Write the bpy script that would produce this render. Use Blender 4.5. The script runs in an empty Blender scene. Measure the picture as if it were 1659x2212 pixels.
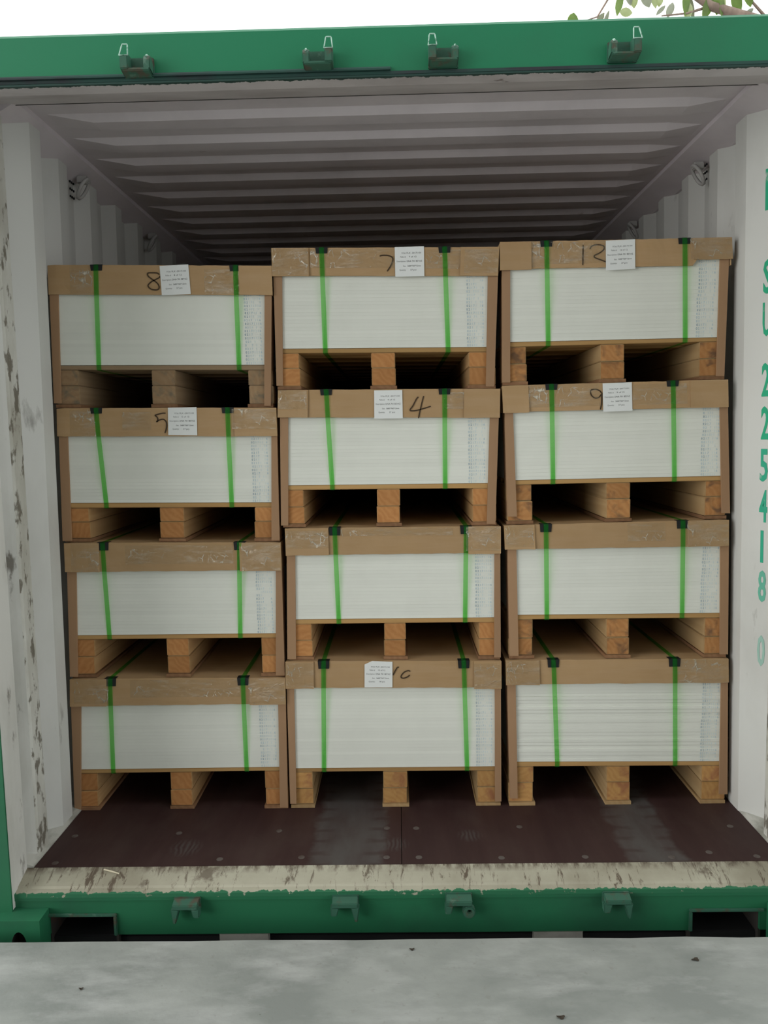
import bpy, bmesh, math, random
from mathutils import Vector, Matrix
random.seed(7)
S = bpy.context.scene
COL = S.collection

# ---------------------------------------------------------------- camera
cam_d = bpy.data.cameras.new('camera')
cam = bpy.data.objects.new('camera', cam_d)
COL.objects.link(cam)
cam_d.sensor_fit = 'HORIZONTAL'
cam_d.sensor_width = 36.0
cam_d.lens = 1680.0 / 1659.0 * 36.0
cam_d.clip_start = 0.05
cam_d.clip_end = 200
cam.matrix_world = Matrix([[0.999669, 0.017616, 0.018731, -0.01091], [0.016877, 0.100076, -0.994837, -2.28674], [-0.019399, 0.994824, 0.099745, 1.32631], [0, 0, 0, 1]])
S.camera = cam

# ---------------------------------------------------------------- sky and exposure
W = bpy.data.worlds.new('overcast_sky')
S.world = W
W.use_nodes = True
wn = W.node_tree.nodes
wl = W.node_tree.links
bg = wn['Background']
bg.inputs['Color'].default_value = (0.98, 1.0, 0.995, 1)
bg.inputs['Strength'].default_value = 1.3
S.view_settings.view_transform = 'Standard'
S.view_settings.look = 'None'
S.view_settings.gamma = 1.0
S.view_settings.use_curve_mapping = False
S.view_settings.exposure = 0.78
# soft daylight from the open yard on the left of the dock
sun_d = bpy.data.lights.new('soft_daylight', 'SUN')
sun_d.energy = 1.7
sun_d.angle = math.radians(70)
sun_d.color = (1.0, 0.98, 0.95)
sun = bpy.data.objects.new('soft_daylight', sun_d)
COL.objects.link(sun)
sun.rotation_euler = Vector((0.86, 0.46, -0.36)).to_track_quat('-Z', 'Y').to_euler()


# ---------------------------------------------------------------- helpers
def new_mat(name):
    m = bpy.data.materials.new(name)
    m.use_nodes = True
    return m, m.node_tree.nodes, m.node_tree.links, m.node_tree.nodes['Principled BSDF']


def rgb(c):
    return (c[0], c[1], c[2], 1)


def coords(n, l, stretch=(1, 1, 1)):
    t = n.new('ShaderNodeTexCoord')
    mp = n.new('ShaderNodeMapping')
    mp.inputs['Scale'].default_value = stretch
    l.new(t.outputs['Object'], mp.inputs['Vector'])
    return mp.outputs['Vector']


def noise_mask(n, l, scale, lo, hi, stretch=(1, 1, 1), detail=6, rough=0.6, dist=0.0):
    nz = n.new('ShaderNodeTexNoise')
    nz.inputs['Scale'].default_value = scale
    nz.inputs['Detail'].default_value = detail
    nz.inputs['Roughness'].default_value = rough
    nz.inputs['Distortion'].default_value = dist
    l.new(coords(n, l, stretch), nz.inputs['Vector'])
    mr = n.new('ShaderNodeMapRange')
    mr.inputs['From Min'].default_value = lo
    mr.inputs['From Max'].default_value = hi
    l.new(nz.outputs['Fac'], mr.inputs['Value'])
    return mr.outputs['Result']


def mix(n, l, a, b, fac):
    mx = n.new('ShaderNodeMix')
    mx.data_type = 'RGBA'
    for sock, v in ((mx.inputs[6], a), (mx.inputs[7], b)):
        if isinstance(v, tuple):
            sock.default_value = rgb(v)
        else:
            l.new(v, sock)
    if isinstance(fac, (int, float)):
        mx.inputs[0].default_value = fac
    else:
        l.new(fac, mx.inputs[0])
    return mx.outputs[2]


def math_node(n, l, op, a, b=0.0, clamp=False):
    m = n.new('ShaderNodeMath')
    m.operation = op
    m.use_clamp = clamp
    for i, v in enumerate((a, b)):
        if isinstance(v, (int, float)):
            m.inputs[i].default_value = v
        else:
            l.new(v, m.inputs[i])
    return m.outputs[0]


def axis(n, l, k):
    t = n.new('ShaderNodeTexCoord')
    s = n.new('ShaderNodeSeparateXYZ')
    l.new(t.outputs['Object'], s.inputs[0])
    return s.outputs[k]


def band(n, l, v, a, b, soft):
    """1 between a and b, fading over soft"""
    r = []
    for e, sgn in ((a, 1), (b, -1)):
        mr = n.new('ShaderNodeMapRange')
        mr.inputs['From Min'].default_value = e - soft * sgn
        mr.inputs['From Max'].default_value = e + soft * sgn
        l.new(v, mr.inputs['Value'])
        r.append(mr.outputs['Result'])
    return math_node(n, l, 'MULTIPLY', r[0], r[1])


def bump(n, l, p, height, strength, dist=0.002):
    b = n.new('ShaderNodeBump')
    b.inputs['Strength'].default_value = strength
    b.inputs['Distance'].default_value = dist
    l.new(height, b.inputs['Height'])
    l.new(b.outputs['Normal'], p.inputs['Normal'])


def M(name, base, rough=0.6, layers=(), bmp=None, spec=0.3, metal=0.0, vary=0.0):
    """layers: (colour, scale, lo, hi, stretch[, amount]) laid over the base colour by noise"""
    m, n, l, p = new_mat(name)
    c = base
    for la in layers:
        f = noise_mask(n, l, la[1], la[2], la[3], la[4])
        if len(la) > 5:
            f = math_node(n, l, 'MULTIPLY', f, la[5])
        c = mix(n, l, c, la[0], f)
    if vary:
        oi = n.new('ShaderNodeObjectInfo')
        hs = n.new('ShaderNodeHueSaturation')
        mr = n.new('ShaderNodeMapRange')
        mr.inputs['To Min'].default_value = 1 - vary
        mr.inputs['To Max'].default_value = 1 + vary
        l.new(oi.outputs['Random'], mr.inputs['Value'])
        l.new(mr.outputs['Result'], hs.inputs['Value'])
        if isinstance(c, tuple):
            hs.inputs['Color'].default_value = rgb(c)
        else:
            l.new(c, hs.inputs['Color'])
        c = hs.outputs['Color']
    if isinstance(c, tuple):
        p.inputs['Base Color'].default_value = rgb(c)
    else:
        l.new(c, p.inputs['Base Color'])
    p.inputs['Roughness'].default_value = rough
    p.inputs['Specular IOR Level'].default_value = spec
    p.inputs['Metallic'].default_value = metal
    if bmp:
        bump(n, l, p, noise_mask(n, l, bmp[0], 0, 1, bmp[2] if len(bmp) > 2 else (1, 1, 1)), bmp[1])
    return m


def wood(name, light, dark, stain=None, ends=False, along=(1, 0.06, 1)):
    """softwood: growth rings about an axis along the timber, drawn out along its length"""
    m, n, l, p = new_mat(name)
    oi = n.new('ShaderNodeObjectInfo')
    t = n.new('ShaderNodeTexCoord')
    off = n.new('ShaderNodeVectorMath')
    off.operation = 'MULTIPLY_ADD'
    l.new(oi.outputs['Random'], off.inputs[0])
    off.inputs[1].default_value = (0.35, 2.0, 0.22)
    l.new(t.outputs['Object'], off.inputs[2])
    mp = n.new('ShaderNodeMapping')
    mp.inputs['Scale'].default_value = along
    l.new(off.outputs[0], mp.inputs['Vector'])
    w = n.new('ShaderNodeTexWave')
    w.wave_type = 'RINGS'
    w.rings_direction = 'Y'
    w.inputs['Scale'].default_value = 17 if ends else 14
    w.inputs['Distortion'].default_value = 9.0
    w.inputs['Detail'].default_value = 3
    w.inputs['Detail Scale'].default_value = 1.2
    l.new(mp.outputs['Vector'], w.inputs['Vector'])
    nz = n.new('ShaderNodeTexNoise')
    nz.inputs['Scale'].default_value = 28
    nz.inputs['Detail'].default_value = 8
    l.new(mp.outputs['Vector'], nz.inputs['Vector'])
    f = math_node(n, l, 'MULTIPLY_ADD', w.outputs['Fac'], 0.30)
    l.new(math_node(n, l, 'MULTIPLY', nz.outputs['Fac'], 0.75), f.node.inputs[2])
    c = mix(n, l, light, dark, f)
    if stain:
        nz2 = n.new('ShaderNodeTexNoise')
        nz2.inputs['Scale'].default_value = 22
        nz2.inputs['Detail'].default_value = 6
        nz2.inputs['Distortion'].default_value = 0.6
        l.new(off.outputs[0], nz2.inputs['Vector'])
        mr = n.new('ShaderNodeMapRange')
        mr.inputs['From Min'].default_value = 0.50
        mr.inputs['From Max'].default_value = 0.68
        l.new(nz2.outputs['Fac'], mr.inputs['Value'])
        c = mix(n, l, c, stain, math_node(n, l, 'MULTIPLY', mr.outputs['Result'], 0.75))
    hs = n.new('ShaderNodeHueSaturation')
    mr = n.new('ShaderNodeMapRange')
    mr.inputs['To Min'].default_value = 0.82
    mr.inputs['To Max'].default_value = 1.15
    l.new(oi.outputs['Random'], mr.inputs['Value'])
    l.new(mr.outputs['Result'], hs.inputs['Value'])
    l.new(c, hs.inputs['Color'])
    l.new(hs.outputs['Color'], p.inputs['Base Color'])
    p.inputs['Roughness'].default_value = 0.75
    p.inputs['Specular IOR Level'].default_value = 0.2
    bump(n, l, p, nz.outputs['Fac'], 0.35, 0.001)
    return m


def link(name, me, mats=(), parent=None, loc=(0, 0, 0)):
    for m in (mats if isinstance(mats, (list, tuple)) else [mats]):
        me.materials.append(m)
    o = bpy.data.objects.new(name, me)
    o.location = loc
    COL.objects.link(o)
    if parent is not None:
        o.parent = parent
    return o


def pydata(name, v, f, mats, parent=None, loc=(0, 0, 0), mi=None, smooth=False):
    """vertices are given in world space; they are stored relative to the parent's origin"""
    o = Vector(parent.location) if parent is not None else Vector(loc)
    if parent is not None and parent.parent is not None:
        o = o + Vector(parent.parent.location)
    me = bpy.data.meshes.new(name)
    me.from_pydata([tuple(Vector(p) - o) for p in v], [], f)
    if mi:
        me.polygons.foreach_set('material_index', mi)
    if smooth:
        me.polygons.foreach_set('use_smooth', [True] * len(me.polygons))
    me.validate()
    me.update()
    return link(name, me, mats, parent, (0, 0, 0) if parent is not None else loc)


HEX = [(0, 1, 2, 3), (7, 6, 5, 4), (0, 4, 5, 1), (1, 5, 6, 2), (2, 6, 7, 3), (3, 7, 4, 0)]


class Geo:
    """collects shapes for ONE mesh"""

    def __init__(s):
        s.v, s.f, s.mi = [], [], []

    def add(s, v, f, mi=0):
        b = len(s.v)
        s.v += [tuple(p) for p in v]
        s.f += [tuple(i + b for i in q) for q in f]
        s.mi += mi if isinstance(mi, list) else [mi] * len(f)
        return s

    def quadbox(s, q, y0, y1, mi=0, front=None):
        """q: front corners (x,z) bottom-left, bottom-right, top-right, top-left; extruded y0..y1"""
        v = [(x, y0, z) for x, z in q] + [(x, y1, z) for x, z in q]
        m = [mi] * 6
        if front is not None:
            m[0] = m[1] = front
        return s.add(v, HEX, m)

    def box(s, x0, x1, y0, y1, z0, z1, mi=0):
        return s.quadbox([(x0, z0), (x1, z0), (x1, z1), (x0, z1)], y0, y1, mi)

    def chamfer_box(s, q, y0, y1, c, mi=0, front=None):
        """quadbox whose front edges are chamfered by c"""
        cx = sum(p[0] for p in q) / 4
        cz = sum(p[1] for p in q) / 4
        qi = [(x + (c if x < cx else -c), z + (c if z < cz else -c)) for x, z in q]
        v = [(x, y0, z) for x, z in qi] + [(x, y0 + c, z) for x, z in q] + [(x, y1, z) for x, z in q]
        f = [(0, 1, 2, 3), (11, 10, 9, 8)]
        for k in range(4):
            j = (k + 1) % 4
            f.append((k, 4 + k, 4 + j, j))
            f.append((4 + k, 8 + k, 8 + j, 4 + j))
        m = [mi if front is None else front] * 2 + [mi] * 8
        return s.add(v, f, m)

    def prism(s, poly, axis_, a, b, mi=0):
        """poly in the two other axes, extruded along axis_ from a to b"""
        def put(p, t):
            return (t, p[0], p[1]) if axis_ == 'x' else (p[0], t, p[1]) if axis_ == 'y' else (p[0], p[1], t)
        n = len(poly)
        v = [put(p, a) for p in poly] + [put(p, b) for p in poly]
        f = [tuple(range(n - 1, -1, -1)), tuple(range(n, 2 * n))]
        f += [(i, (i + 1) % n, (i + 1) % n + n, i + n) for i in range(n)]
        return s.add(v, f, mi)

    def tube(s, pts, r, seg=8, closed=False, mi=0):
        pts = [Vector(p) for p in pts]
        n = len(pts)
        rings = []
        for i, p in enumerate(pts):
            a = pts[(i - 1) % n] if (closed or i > 0) else p
            b = pts[(i + 1) % n] if (closed or i < n - 1) else p
            d = (b - a).normalized()
            u = d.orthogonal().normalized() if i == 0 else (rings[-1][1] - d * rings[-1][1].dot(d)).normalized()
            w = d.cross(u)
            rr = r[i] if isinstance(r, (list, tuple)) else r
            rings.append(([p + (u * math.cos(2 * math.pi * k / seg) + w * math.sin(2 * math.pi * k / seg)) * rr for k in range(seg)], u))
        v = [q for ring, _ in rings for q in ring]
        f = []
        for i in range(n if closed else n - 1):
            for k in range(seg):
                f.append((i * seg + k, i * seg + (k + 1) % seg, ((i + 1) % n) * seg + (k + 1) % seg, ((i + 1) % n) * seg + k))
        if not closed:
            f.append(tuple(range(seg - 1, -1, -1)))
            f.append(tuple((n - 1) * seg + k for k in range(seg)))
        return s.add(v, f, mi)

    def out(s, name, mats, parent=None, loc=(0, 0, 0), smooth=False, bevel=0.0):
        o = pydata(name, s.v, s.f, mats, parent, loc, s.mi, smooth)
        bm = bmesh.new()
        bm.from_mesh(o.data)
        bmesh.ops.recalc_face_normals(bm, faces=bm.faces)
        if bevel:
            es = [e for e in bm.edges if len(e.link_faces) == 2 and e.calc_face_angle(0) > 0.5]
            bmesh.ops.bevel(bm, geom=es, offset=bevel, segments=2, affect='EDGES')
        bm.to_mesh(o.data)
        bm.free()
        return o


def thing(name, label, cat, loc, group=None):
    o = bpy.data.objects.new(name, None)
    o.empty_display_size = 0.1
    o.location = loc
    COL.objects.link(o)
    return tag(o, label, cat, group)


def tag(o, label, cat=None, group=None, kind=None):
    o['label'] = label
    if cat:
        o['category'] = cat
    if group:
        o['group'] = group
    if kind:
        o['kind'] = kind
    return o


def structure(o, label, cat=None):
    o['kind'] = 'structure'
    o['label'] = label
    if cat:
        o['category'] = cat
    return o


def smooth_line(pts, step=5):
    """Catmull-Rom through 2D points"""
    if len(pts) < 3:
        return [Vector(p) for p in pts]
    P = [Vector(p) for p in pts]
    P = [P[0] * 2 - P[1]] + P + [P[-1] * 2 - P[-2]]
    out = []
    for i in range(1, len(P) - 2):
        a, b, c, d = P[i - 1:i + 3]
        for k in range(step):
            t = k / step
            out.append(0.5 * (2 * b + (c - a) * t + (2 * a - 5 * b + 4 * c - d) * t * t + (3 * b - a - 3 * c + d) * t ** 3))
    out.append(P[-2])
    return out


def ribbon(g, pts, width, y, th=0.0006, mi=0):
    """flat pen stroke lying on the plane y"""
    n = len(pts)
    v = []
    for i, p in enumerate(pts):
        d = (pts[min(i + 1, n - 1)] - pts[max(i - 1, 0)]).normalized()
        s = Vector((-d.y, d.x)) * width * 0.5 * (0.75 if i in (0, n - 1) else 1.0)
        for q in (p + s, p - s):
            v.append((q.x, y, q.y))
    b = len(v)
    v += [(x, yy + th, z) for x, yy, z in v]
    f = []
    for i in range(n - 1):
        a = 2 * i
        f += [(a, a + 1, a + 3, a + 2), (b + a, b + a + 2, b + a + 3, b + a + 1), (a, a + 2, b + a + 2, b + a), (a + 1, b + a + 1, b + a + 3, a + 3)]
    g.add(v, f, mi)


# text is turned into flat meshes once, before the scene fills up
_tc = {}


def text2d(s, bold=0.0):
    """(vertices, faces, width) of a line of text of size 1"""
    if (s, bold) in _tc:
        return _tc[s, bold]
    c = bpy.data.curves.new('t', 'FONT')
    c.body = s
    c.size = 1.0
    c.resolution_u = 2
    c.offset = bold
    o = bpy.data.objects.new('t', c)
    COL.objects.link(o)
    bpy.context.view_layer.update()
    me = o.evaluated_get(bpy.context.evaluated_depsgraph_get()).to_mesh()
    v = [(p.co.x, p.co.y) for p in me.vertices]
    f = [tuple(p.vertices) for p in me.polygons]
    o.to_mesh_clear()
    bpy.data.objects.remove(o)
    bpy.data.curves.remove(c)
    w = max((p[0] for p in v), default=0)
    _tc[s, bold] = (v, f, w)
    return _tc[s, bold]


# ---------------------------------------------------------------- materials
GREEN = (0.017, 0.135, 0.062)
RUST = (0.085, 0.045, 0.032)
mat_wall = M('white_wall_paint', (0.575, 0.58, 0.555), 0.55, [
    ((0.44, 0.44, 0.41), 2.2, 0.48, 0.72, (1, 1, 0.5), 0.7),
    ((0.16, 0.15, 0.13), 9.0, 0.66, 0.74, (1, 1, 0.35), 0.65)], (40, 0.12))
mat_ceiling = M('ceiling_paint', (0.66, 0.605, 0.635), 0.6, [
    ((0.52, 0.475, 0.50), 3.0, 0.45, 0.7, (1, 1, 1), 0.7),
    ((0.16, 0.11, 0.09), 7.0, 0.70, 0.76, (0.5, 1, 1), 0.6)], (60, 0.1))
mat_post = M('scuffed_post_paint', (0.60, 0.60, 0.57), 0.55, [
    ((0.40, 0.40, 0.36), 3.0, 0.5, 0.7, (1, 1, 0.4), 0.8),
    ((0.09, 0.075, 0.055), 16.0, 0.60, 0.67, (1, 1, 0.35), 0.8)], (50, 0.2))
mat_scuff = M('battered_ridge_paint', (0.56, 0.56, 0.52), 0.6, [
    ((0.36, 0.35, 0.30), 5.0, 0.42, 0.62, (1, 1, 0.4), 0.9),
    ((0.10, 0.085, 0.06), 26.0, 0.54, 0.60, (1.2, 1.2, 0.5), 0.85)], (60, 0.3))
mat_green = M('green_paint', GREEN, 0.45, [
    ((0.019, 0.075, 0.045), 2.5, 0.5, 0.75, (1, 1, 1), 0.7),
    (RUST, 7.0, 0.70, 0.75, (1, 1, 1), 0.8)], (70, 0.15), 0.4)
mat_header_green = M('header_green_paint', (0.013, 0.175, 0.082), 0.45, [
    ((0.02, 0.135, 0.07), 2.0, 0.5, 0.75, (1, 1, 1), 0.6)], (70, 0.12), 0.4)
mat_keeper = M('worn_green_paint', (0.030, 0.105, 0.068), 0.5, [
    (RUST, 26.0, 0.52, 0.64, (1, 1, 1), 0.7),
    ((0.11, 0.20, 0.15), 30.0, 0.60, 0.68, (1, 1, 1), 0.6)], (90, 0.2), 0.4)
mat_lit_edge = M('chipped_lit_edge_green', (0.33, 0.50, 0.42), 0.45, [((0.05, 0.18, 0.11), 60.0, 0.55, 0.62, (1, 1, 1))])  # pale colour paints in the lit edges of the lugs
mat_gasket = M('dark_grimy_green', (0.02, 0.06, 0.05), 0.55, [((0.025, 0.03, 0.035), 12.0, 0.45, 0.6, (0.3, 1, 1))])
mat_tunnel = M('rusty_dark_steel', (0.05, 0.045, 0.04), 0.8, [(RUST, 9.0, 0.5, 0.65, (1, 1, 1))])
mat_ledge = M('dirty_ledge_paint', (0.50, 0.50, 0.46), 0.6, [((0.20, 0.20, 0.17), 7.0, 0.48, 0.62, (1, 0.4, 1), 0.9)])
mat_steel = M('dull_steel', (0.105, 0.088, 0.08), 0.65, [((0.07, 0.05, 0.042), 30.0, 0.5, 0.65, (1, 1, 1))], None, 0.3)
mat_ring = M('painted_ring_steel', (0.42, 0.41, 0.40), 0.45)
mat_hole = M('vent_hole', (0.01, 0.01, 0.012), 0.9)
mat_seam = M('sealant_dark', (0.06, 0.055, 0.05), 0.8)


def sill_material():
    """cream paint worn through in slanting scratches, green beyond the painted edge"""
    m, n, l, p = new_mat('scuffed_sill_paint')
    c = mix(n, l, (0.40, 0.385, 0.30), (0.27, 0.25, 0.185), noise_mask(n, l, 3.0, 0.42, 0.68))
    sc = noise_mask(n, l, 46.0, 0.555, 0.63, (1.0, 0.22, 0.22), 6, 0.75, 0.5)
    reg = noise_mask(n, l, 3.0, 0.36, 0.58)
    c = mix(n, l, c, (0.10, 0.075, 0.05), math_node(n, l, 'MULTIPLY', sc, math_node(n, l, 'MULTIPLY_ADD', reg, 0.8)))
    c = mix(n, l, c, (0.11, 0.085, 0.06), math_node(n, l, 'MULTIPLY', noise_mask(n, l, 9.0, 0.63, 0.69), 0.8))
    y = axis(n, l, 1)
    top = n.new('ShaderNodeMapRange')
    top.inputs['From Min'].default_value = -0.026
    top.inputs['From Max'].default_value = 0.004
    l.new(y, top.inputs['Value'])
    tn = noise_mask(n, l, 34.0, 0.42, 0.60, (1.0, 0.35, 1), 6, 0.7)
    tm = math_node(n, l, 'MULTIPLY', math_node(n, l, 'MULTIPLY', top.outputs['Result'], tn), 1.15, True)
    c = mix(n, l, c, (0.085, 0.06, 0.04), tm)
    w = math_node(n, l, 'MULTIPLY', noise_mask(n, l, 45.0, 0.3, 0.7, (1, 0.15, 1)), 0.016)
    e = math_node(n, l, 'ADD', y, w)
    mr = n.new('ShaderNodeMapRange')
    mr.inputs['From Min'].default_value = -0.0755
    mr.inputs['From Max'].default_value = -0.0735
    l.new(e, mr.inputs['Value'])
    c = mix(n, l, GREEN, c, mr.outputs['Result'])
    l.new(c, p.inputs['Base Color'])
    p.inputs['Roughness'].default_value = 0.55
    bump(n, l, p, sc, -0.4, 0.002)
    return m


def lip_material():
    """header lip: off-white up to a ragged brush line, then green"""
    m, n, l, p = new_mat('header_lip_paint')
    c = mix(n, l, (0.58, 0.54, 0.55), (0.42, 0.38, 0.385), noise_mask(n, l, 5.0, 0.45, 0.7, (0.5, 1, 1)))
    c = mix(n, l, c, (0.13, 0.09, 0.075), noise_mask(n, l, 8.0, 0.68, 0.73, (0.6, 1, 1)))
    y = axis(n, l, 1)
    w = math_node(n, l, 'MULTIPLY', noise_mask(n, l, 55.0, 0.3, 0.7, (1, 0.1, 1)), 0.014)
    e = math_node(n, l, 'ADD', y, w)
    mr = n.new('ShaderNodeMapRange')
    mr.inputs['From Min'].default_value = -0.067
    mr.inputs['From Max'].default_value = -0.065
    l.new(e, mr.inputs['Value'])
    c = mix(n, l, (0.02, 0.06, 0.05), c, mr.outputs['Result'])
    l.new(c, p.inputs['Base Color'])
    p.inputs['Roughness'].default_value = 0.6
    return m


def floor_material():
    """dark red-brown plywood with grey dust printed by tyres running in along Y"""
    m, n, l, p = new_mat('plywood_floor')
    c = mix(n, l, (0.035, 0.015, 0.0145), (0.050, 0.025, 0.023), noise_mask(n, l, 14.0, 0.35, 0.7, (1, 0.12, 1)))
    c = mix(n, l, c, (0.075, 0.050, 0.043), math_node(n, l, 'MULTIPLY', noise_mask(n, l, 5.0, 0.48, 0.75, (1, 0.5, 1)), 0.55))
    x, y = axis(n, l, 0), axis(n, l, 1)
    nz = noise_mask(n, l, 6.0, 0.3, 0.7, (1, 1, 1))
    wob = math_node(n, l, 'MULTIPLY_ADD', nz, 0.05)
    wob.node.inputs[2].default_value = -0.025
    xs = math_node(n, l, 'ADD', x, wob)
    wv = n.new('ShaderNodeTexWave')
    wv.wave_type = 'BANDS'
    wv.bands_direction = 'Y'
    wv.inputs['Scale'].default_value = 4.4
    wv.inputs['Distortion'].default_value = 2.0
    wv.inputs['Detail'].default_value = 2
    wv.inputs['Detail Scale'].default_value = 1.6
    t = n.new('ShaderNodeTexCoord')
    l.new(t.outputs['Object'], wv.inputs['Vector'])
    lug = n.new('ShaderNodeMapRange')
    lug.inputs['From Min'].default_value = -0.25
    lug.inputs['From Max'].default_value = 0.32
    l.new(wv.outputs['Fac'], lug.inputs['Value'])
    dust = noise_mask(n, l, 11.0, 0.30, 0.62, (1, 0.35, 1))
    for a, b, amt in ((-0.305, -0.075, 0.9), (0.685, 0.865, 0.95)):
        e = band(n, l, xs, a, b, 0.012)
        mid = band(n, l, xs, a + 0.035, b - 0.035, 0.03)
        lugm = math_node(n, l, 'MAXIMUM', lug.outputs['Result'], mid)
        k = math_node(n, l, 'MULTIPLY', math_node(n, l, 'MULTIPLY', e, lugm), math_node(n, l, 'MULTIPLY_ADD', dust, 0.6))
        k.node.inputs[1].links[0].from_node.inputs[2].default_value = 0.35
        c = mix(n, l, c, (0.088, 0.080, 0.076), math_node(n, l, 'MULTIPLY', k, amt))
    # faint ringed wear through the film
    rg = n.new('ShaderNodeTexWave')
    rg.wave_type = 'BANDS'
    rg.inputs['Scale'].default_value = 22
    rg.inputs['Distortion'].default_value = 9
    rg.inputs['Detail Scale'].default_value = 0.6
    l.new(t.outputs['Object'], rg.inputs['Vector'])
    for cx, cy, r in ((0.205, 0.17, 0.045), (-0.04, 0.12, 0.05), (-0.72, 0.11, 0.06)):
        d = n.new('ShaderNodeVectorMath')
        d.operation = 'DISTANCE'
        l.new(t.outputs['Object'], d.inputs[0])
        d.inputs[1].default_value = (cx, cy, 0)
        mr = n.new('ShaderNodeMapRange')
        mr.inputs['From Min'].default_value = r
        mr.inputs['From Max'].default_value = r * 0.4
        l.new(d.outputs['Value'], mr.inputs['Value'])
        c = mix(n, l, c, (0.085, 0.078, 0.074), math_node(n, l, 'MULTIPLY', math_node(n, l, 'MULTIPLY', mr.outputs['Result'], rg.outputs['Fac']), 0.55))
    scr = math_node(n, l, 'MULTIPLY', noise_mask(n, l, 26.0, 0.70, 0.74, (1, 0.10, 1)), 0.6)
    c = mix(n, l, c, (0.19, 0.15, 0.12), scr)
    l.new(c, p.inputs['Base Color'])
    p.inputs['Roughness'].default_value = 0.62
    p.inputs['Specular IOR Level'].default_value = 0.25
    return m


def concrete_material():
    m, n, l, p = new_mat('dock_concrete')
    c = mix(n, l, (0.285, 0.30, 0.28), (0.205, 0.22, 0.205), noise_mask(n, l, 3.2, 0.38, 0.62, (1, 1.8, 1)))
    c = mix(n, l, c, (0.37, 0.38, 0.365), math_node(n, l, 'MULTIPLY', noise_mask(n, l, 6.5, 0.50, 0.70, (0.6, 1.6, 1)), 0.85))
    c = mix(n, l, c, (0.20, 0.20, 0.18), math_node(n, l, 'MULTIPLY', noise_mask(n, l, 38.0, 0.60, 0.72), 0.5))
    c = mix(n, l, c, (0.07, 0.065, 0.055), math_node(n, l, 'MULTIPLY', noise_mask(n, l, 30.0, 0.73, 0.76, (1, 2, 1), 4), 0.9))
    l.new(c, p.inputs['Base Color'])
    p.inputs['Roughness'].default_value = 0.8
    bump(n, l, p, noise_mask(n, l, 60.0, 0, 1), 0.25, 0.003)
    return m


mat_sill = sill_material()
mat_lip = lip_material()
mat_floor = floor_material()
mat_concrete = concrete_material()

# ---------------------------------------------------------------- container: walls
DEEP = 5.9


def lean(side, z):
    """inner face of the wall flats at height z"""
    return -1.212 + 0.0135 * z if side < 0 else 1.172 - 0.0135 * z


def corrugated(side, first):
    """(y, depth outward) knots of the trapezoid wall sheet"""
    k = list(first)
    y = k[-1][0]
    while y < DEEP:
        for dy, d in ((0.066, 0.036), (0.070, 0.036), (0.070, 0.0), (0.072, 0.0)):
            y += dy
            k.append((min(y, DEEP), d))
            if y >= DEEP:
                break
    return k


def wall(name, side, first, label):
    kn = corrugated(side, first)
    zs = [-0.05, 0.6, 1.2, 1.8, 2.36]
    v, f = [], []
    for y, d in kn:
        for z in zs:
            v.append((lean(side, z) + side * d, y, z))
        for z in zs:
            v.append((lean(side, z) + side * (d + 0.0025), y, z))
    n = len(zs)
    for i in range(len(kn) - 1):
        a, b = i * 2 * n, (i + 1) * 2 * n
        for k in range(n - 1):
            f.append((a + k, b + k, b + k + 1, a + k + 1))
            f.append((a + n + k, a + n + k + 1, b + n + k + 1, b + n + k))
        f.append((a, a + n, b + n, b))
        f.append((a + n - 1, b + n - 1, b + 2 * n - 1, a + 2 * n - 1))
    g = Geo()
    g.add(v, f)
    return structure(g.out(name, mat_wall), label, 'wall')


wall_left = wall('wall_left', -1, [(0.150, 0.034), (0.165, 0.034), (0.250, -0.029), (0.325, -0.029), (0.385, 0.036), (0.455, 0.036), (0.525, 0.0), (0.597, 0.0)],
                 'white corrugated steel wall behind the plain scuffed door post')
wall_right = wall('wall_right', 1, [(0.150, 0.036), (0.200, 0.036), (0.320, -0.022), (0.400, -0.022), (0.460, 0.036), (0.530, 0.036), (0.600, 0.0), (0.672, 0.0)],
                  'white corrugated steel wall with a column of green stencilled characters')
g = Geo()
v, f = [], []
xs = [-1.25 + i * 0.07 for i in range(36)]
for i, x in enumerate(xs):
    d = 0.036 if (i // 2) % 2 else 0.0
    v += [(x, DEEP + d, -0.05), (x, DEEP + d, 2.36), (x, DEEP + d + 0.003, 2.36), (x, DEEP + d + 0.003, -0.05)]
for i in range(len(xs) - 1):
    a, b = 4 * i, 4 * i + 4
    f += [(a, b, b + 1, a + 1), (a + 1, b + 1, b + 2, a + 2), (a + 2, b + 2, b + 3, a + 3), (a + 3, b + 3, b, a)]
g.add(v, f)
structure(g.out('wall_back', mat_wall), 'dark far end wall of the container beyond the pallets', 'wall')

# ---------------------------------------------------------------- container: ceiling
kn = [(0.140, 0.020)]
y = 0.262
while y < DEEP:
    kn += [(y, 0.020), (y + 0.022, 0.0), (y + 0.092, 0.0), (y + 0.118, 0.020)]
    y += 0.2
kn = [k for k in kn if k[0] < DEEP] + [(DEEP + 0.06, 0.020)]
cx = [-1.20, -1.10, -0.96, 0.92, 1.04, 1.18]
ca = [0, 0, 1, 1, 0, 0]
v, f = [], []
m = len(cx)
for t in (0.0, 0.0025):
    for y, d in kn:
        for x, a in zip(cx, ca):
            v.append((x, y, 2.330 + (d if a else 0.020) + t))
N = len(kn) * m
for i in range(len(kn) - 1):
    for k in range(m - 1):
        a = i * m + k
        f.append((a, a + m, a + m + 1, a + 1))
        f.append((N + a, N + a + 1, N + a + m + 1, N + a + m))
for i in range(len(kn) - 1):
    for k in (0, m - 1):
        a = i * m + k
        f.append((a, N + a, N + a + m, a + m))
for k in range(m - 1):
    for a in (k, (len(kn) - 1) * m + k):
        f.append((a, a + 1, N + a + 1, N + a))
g = Geo()
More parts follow.
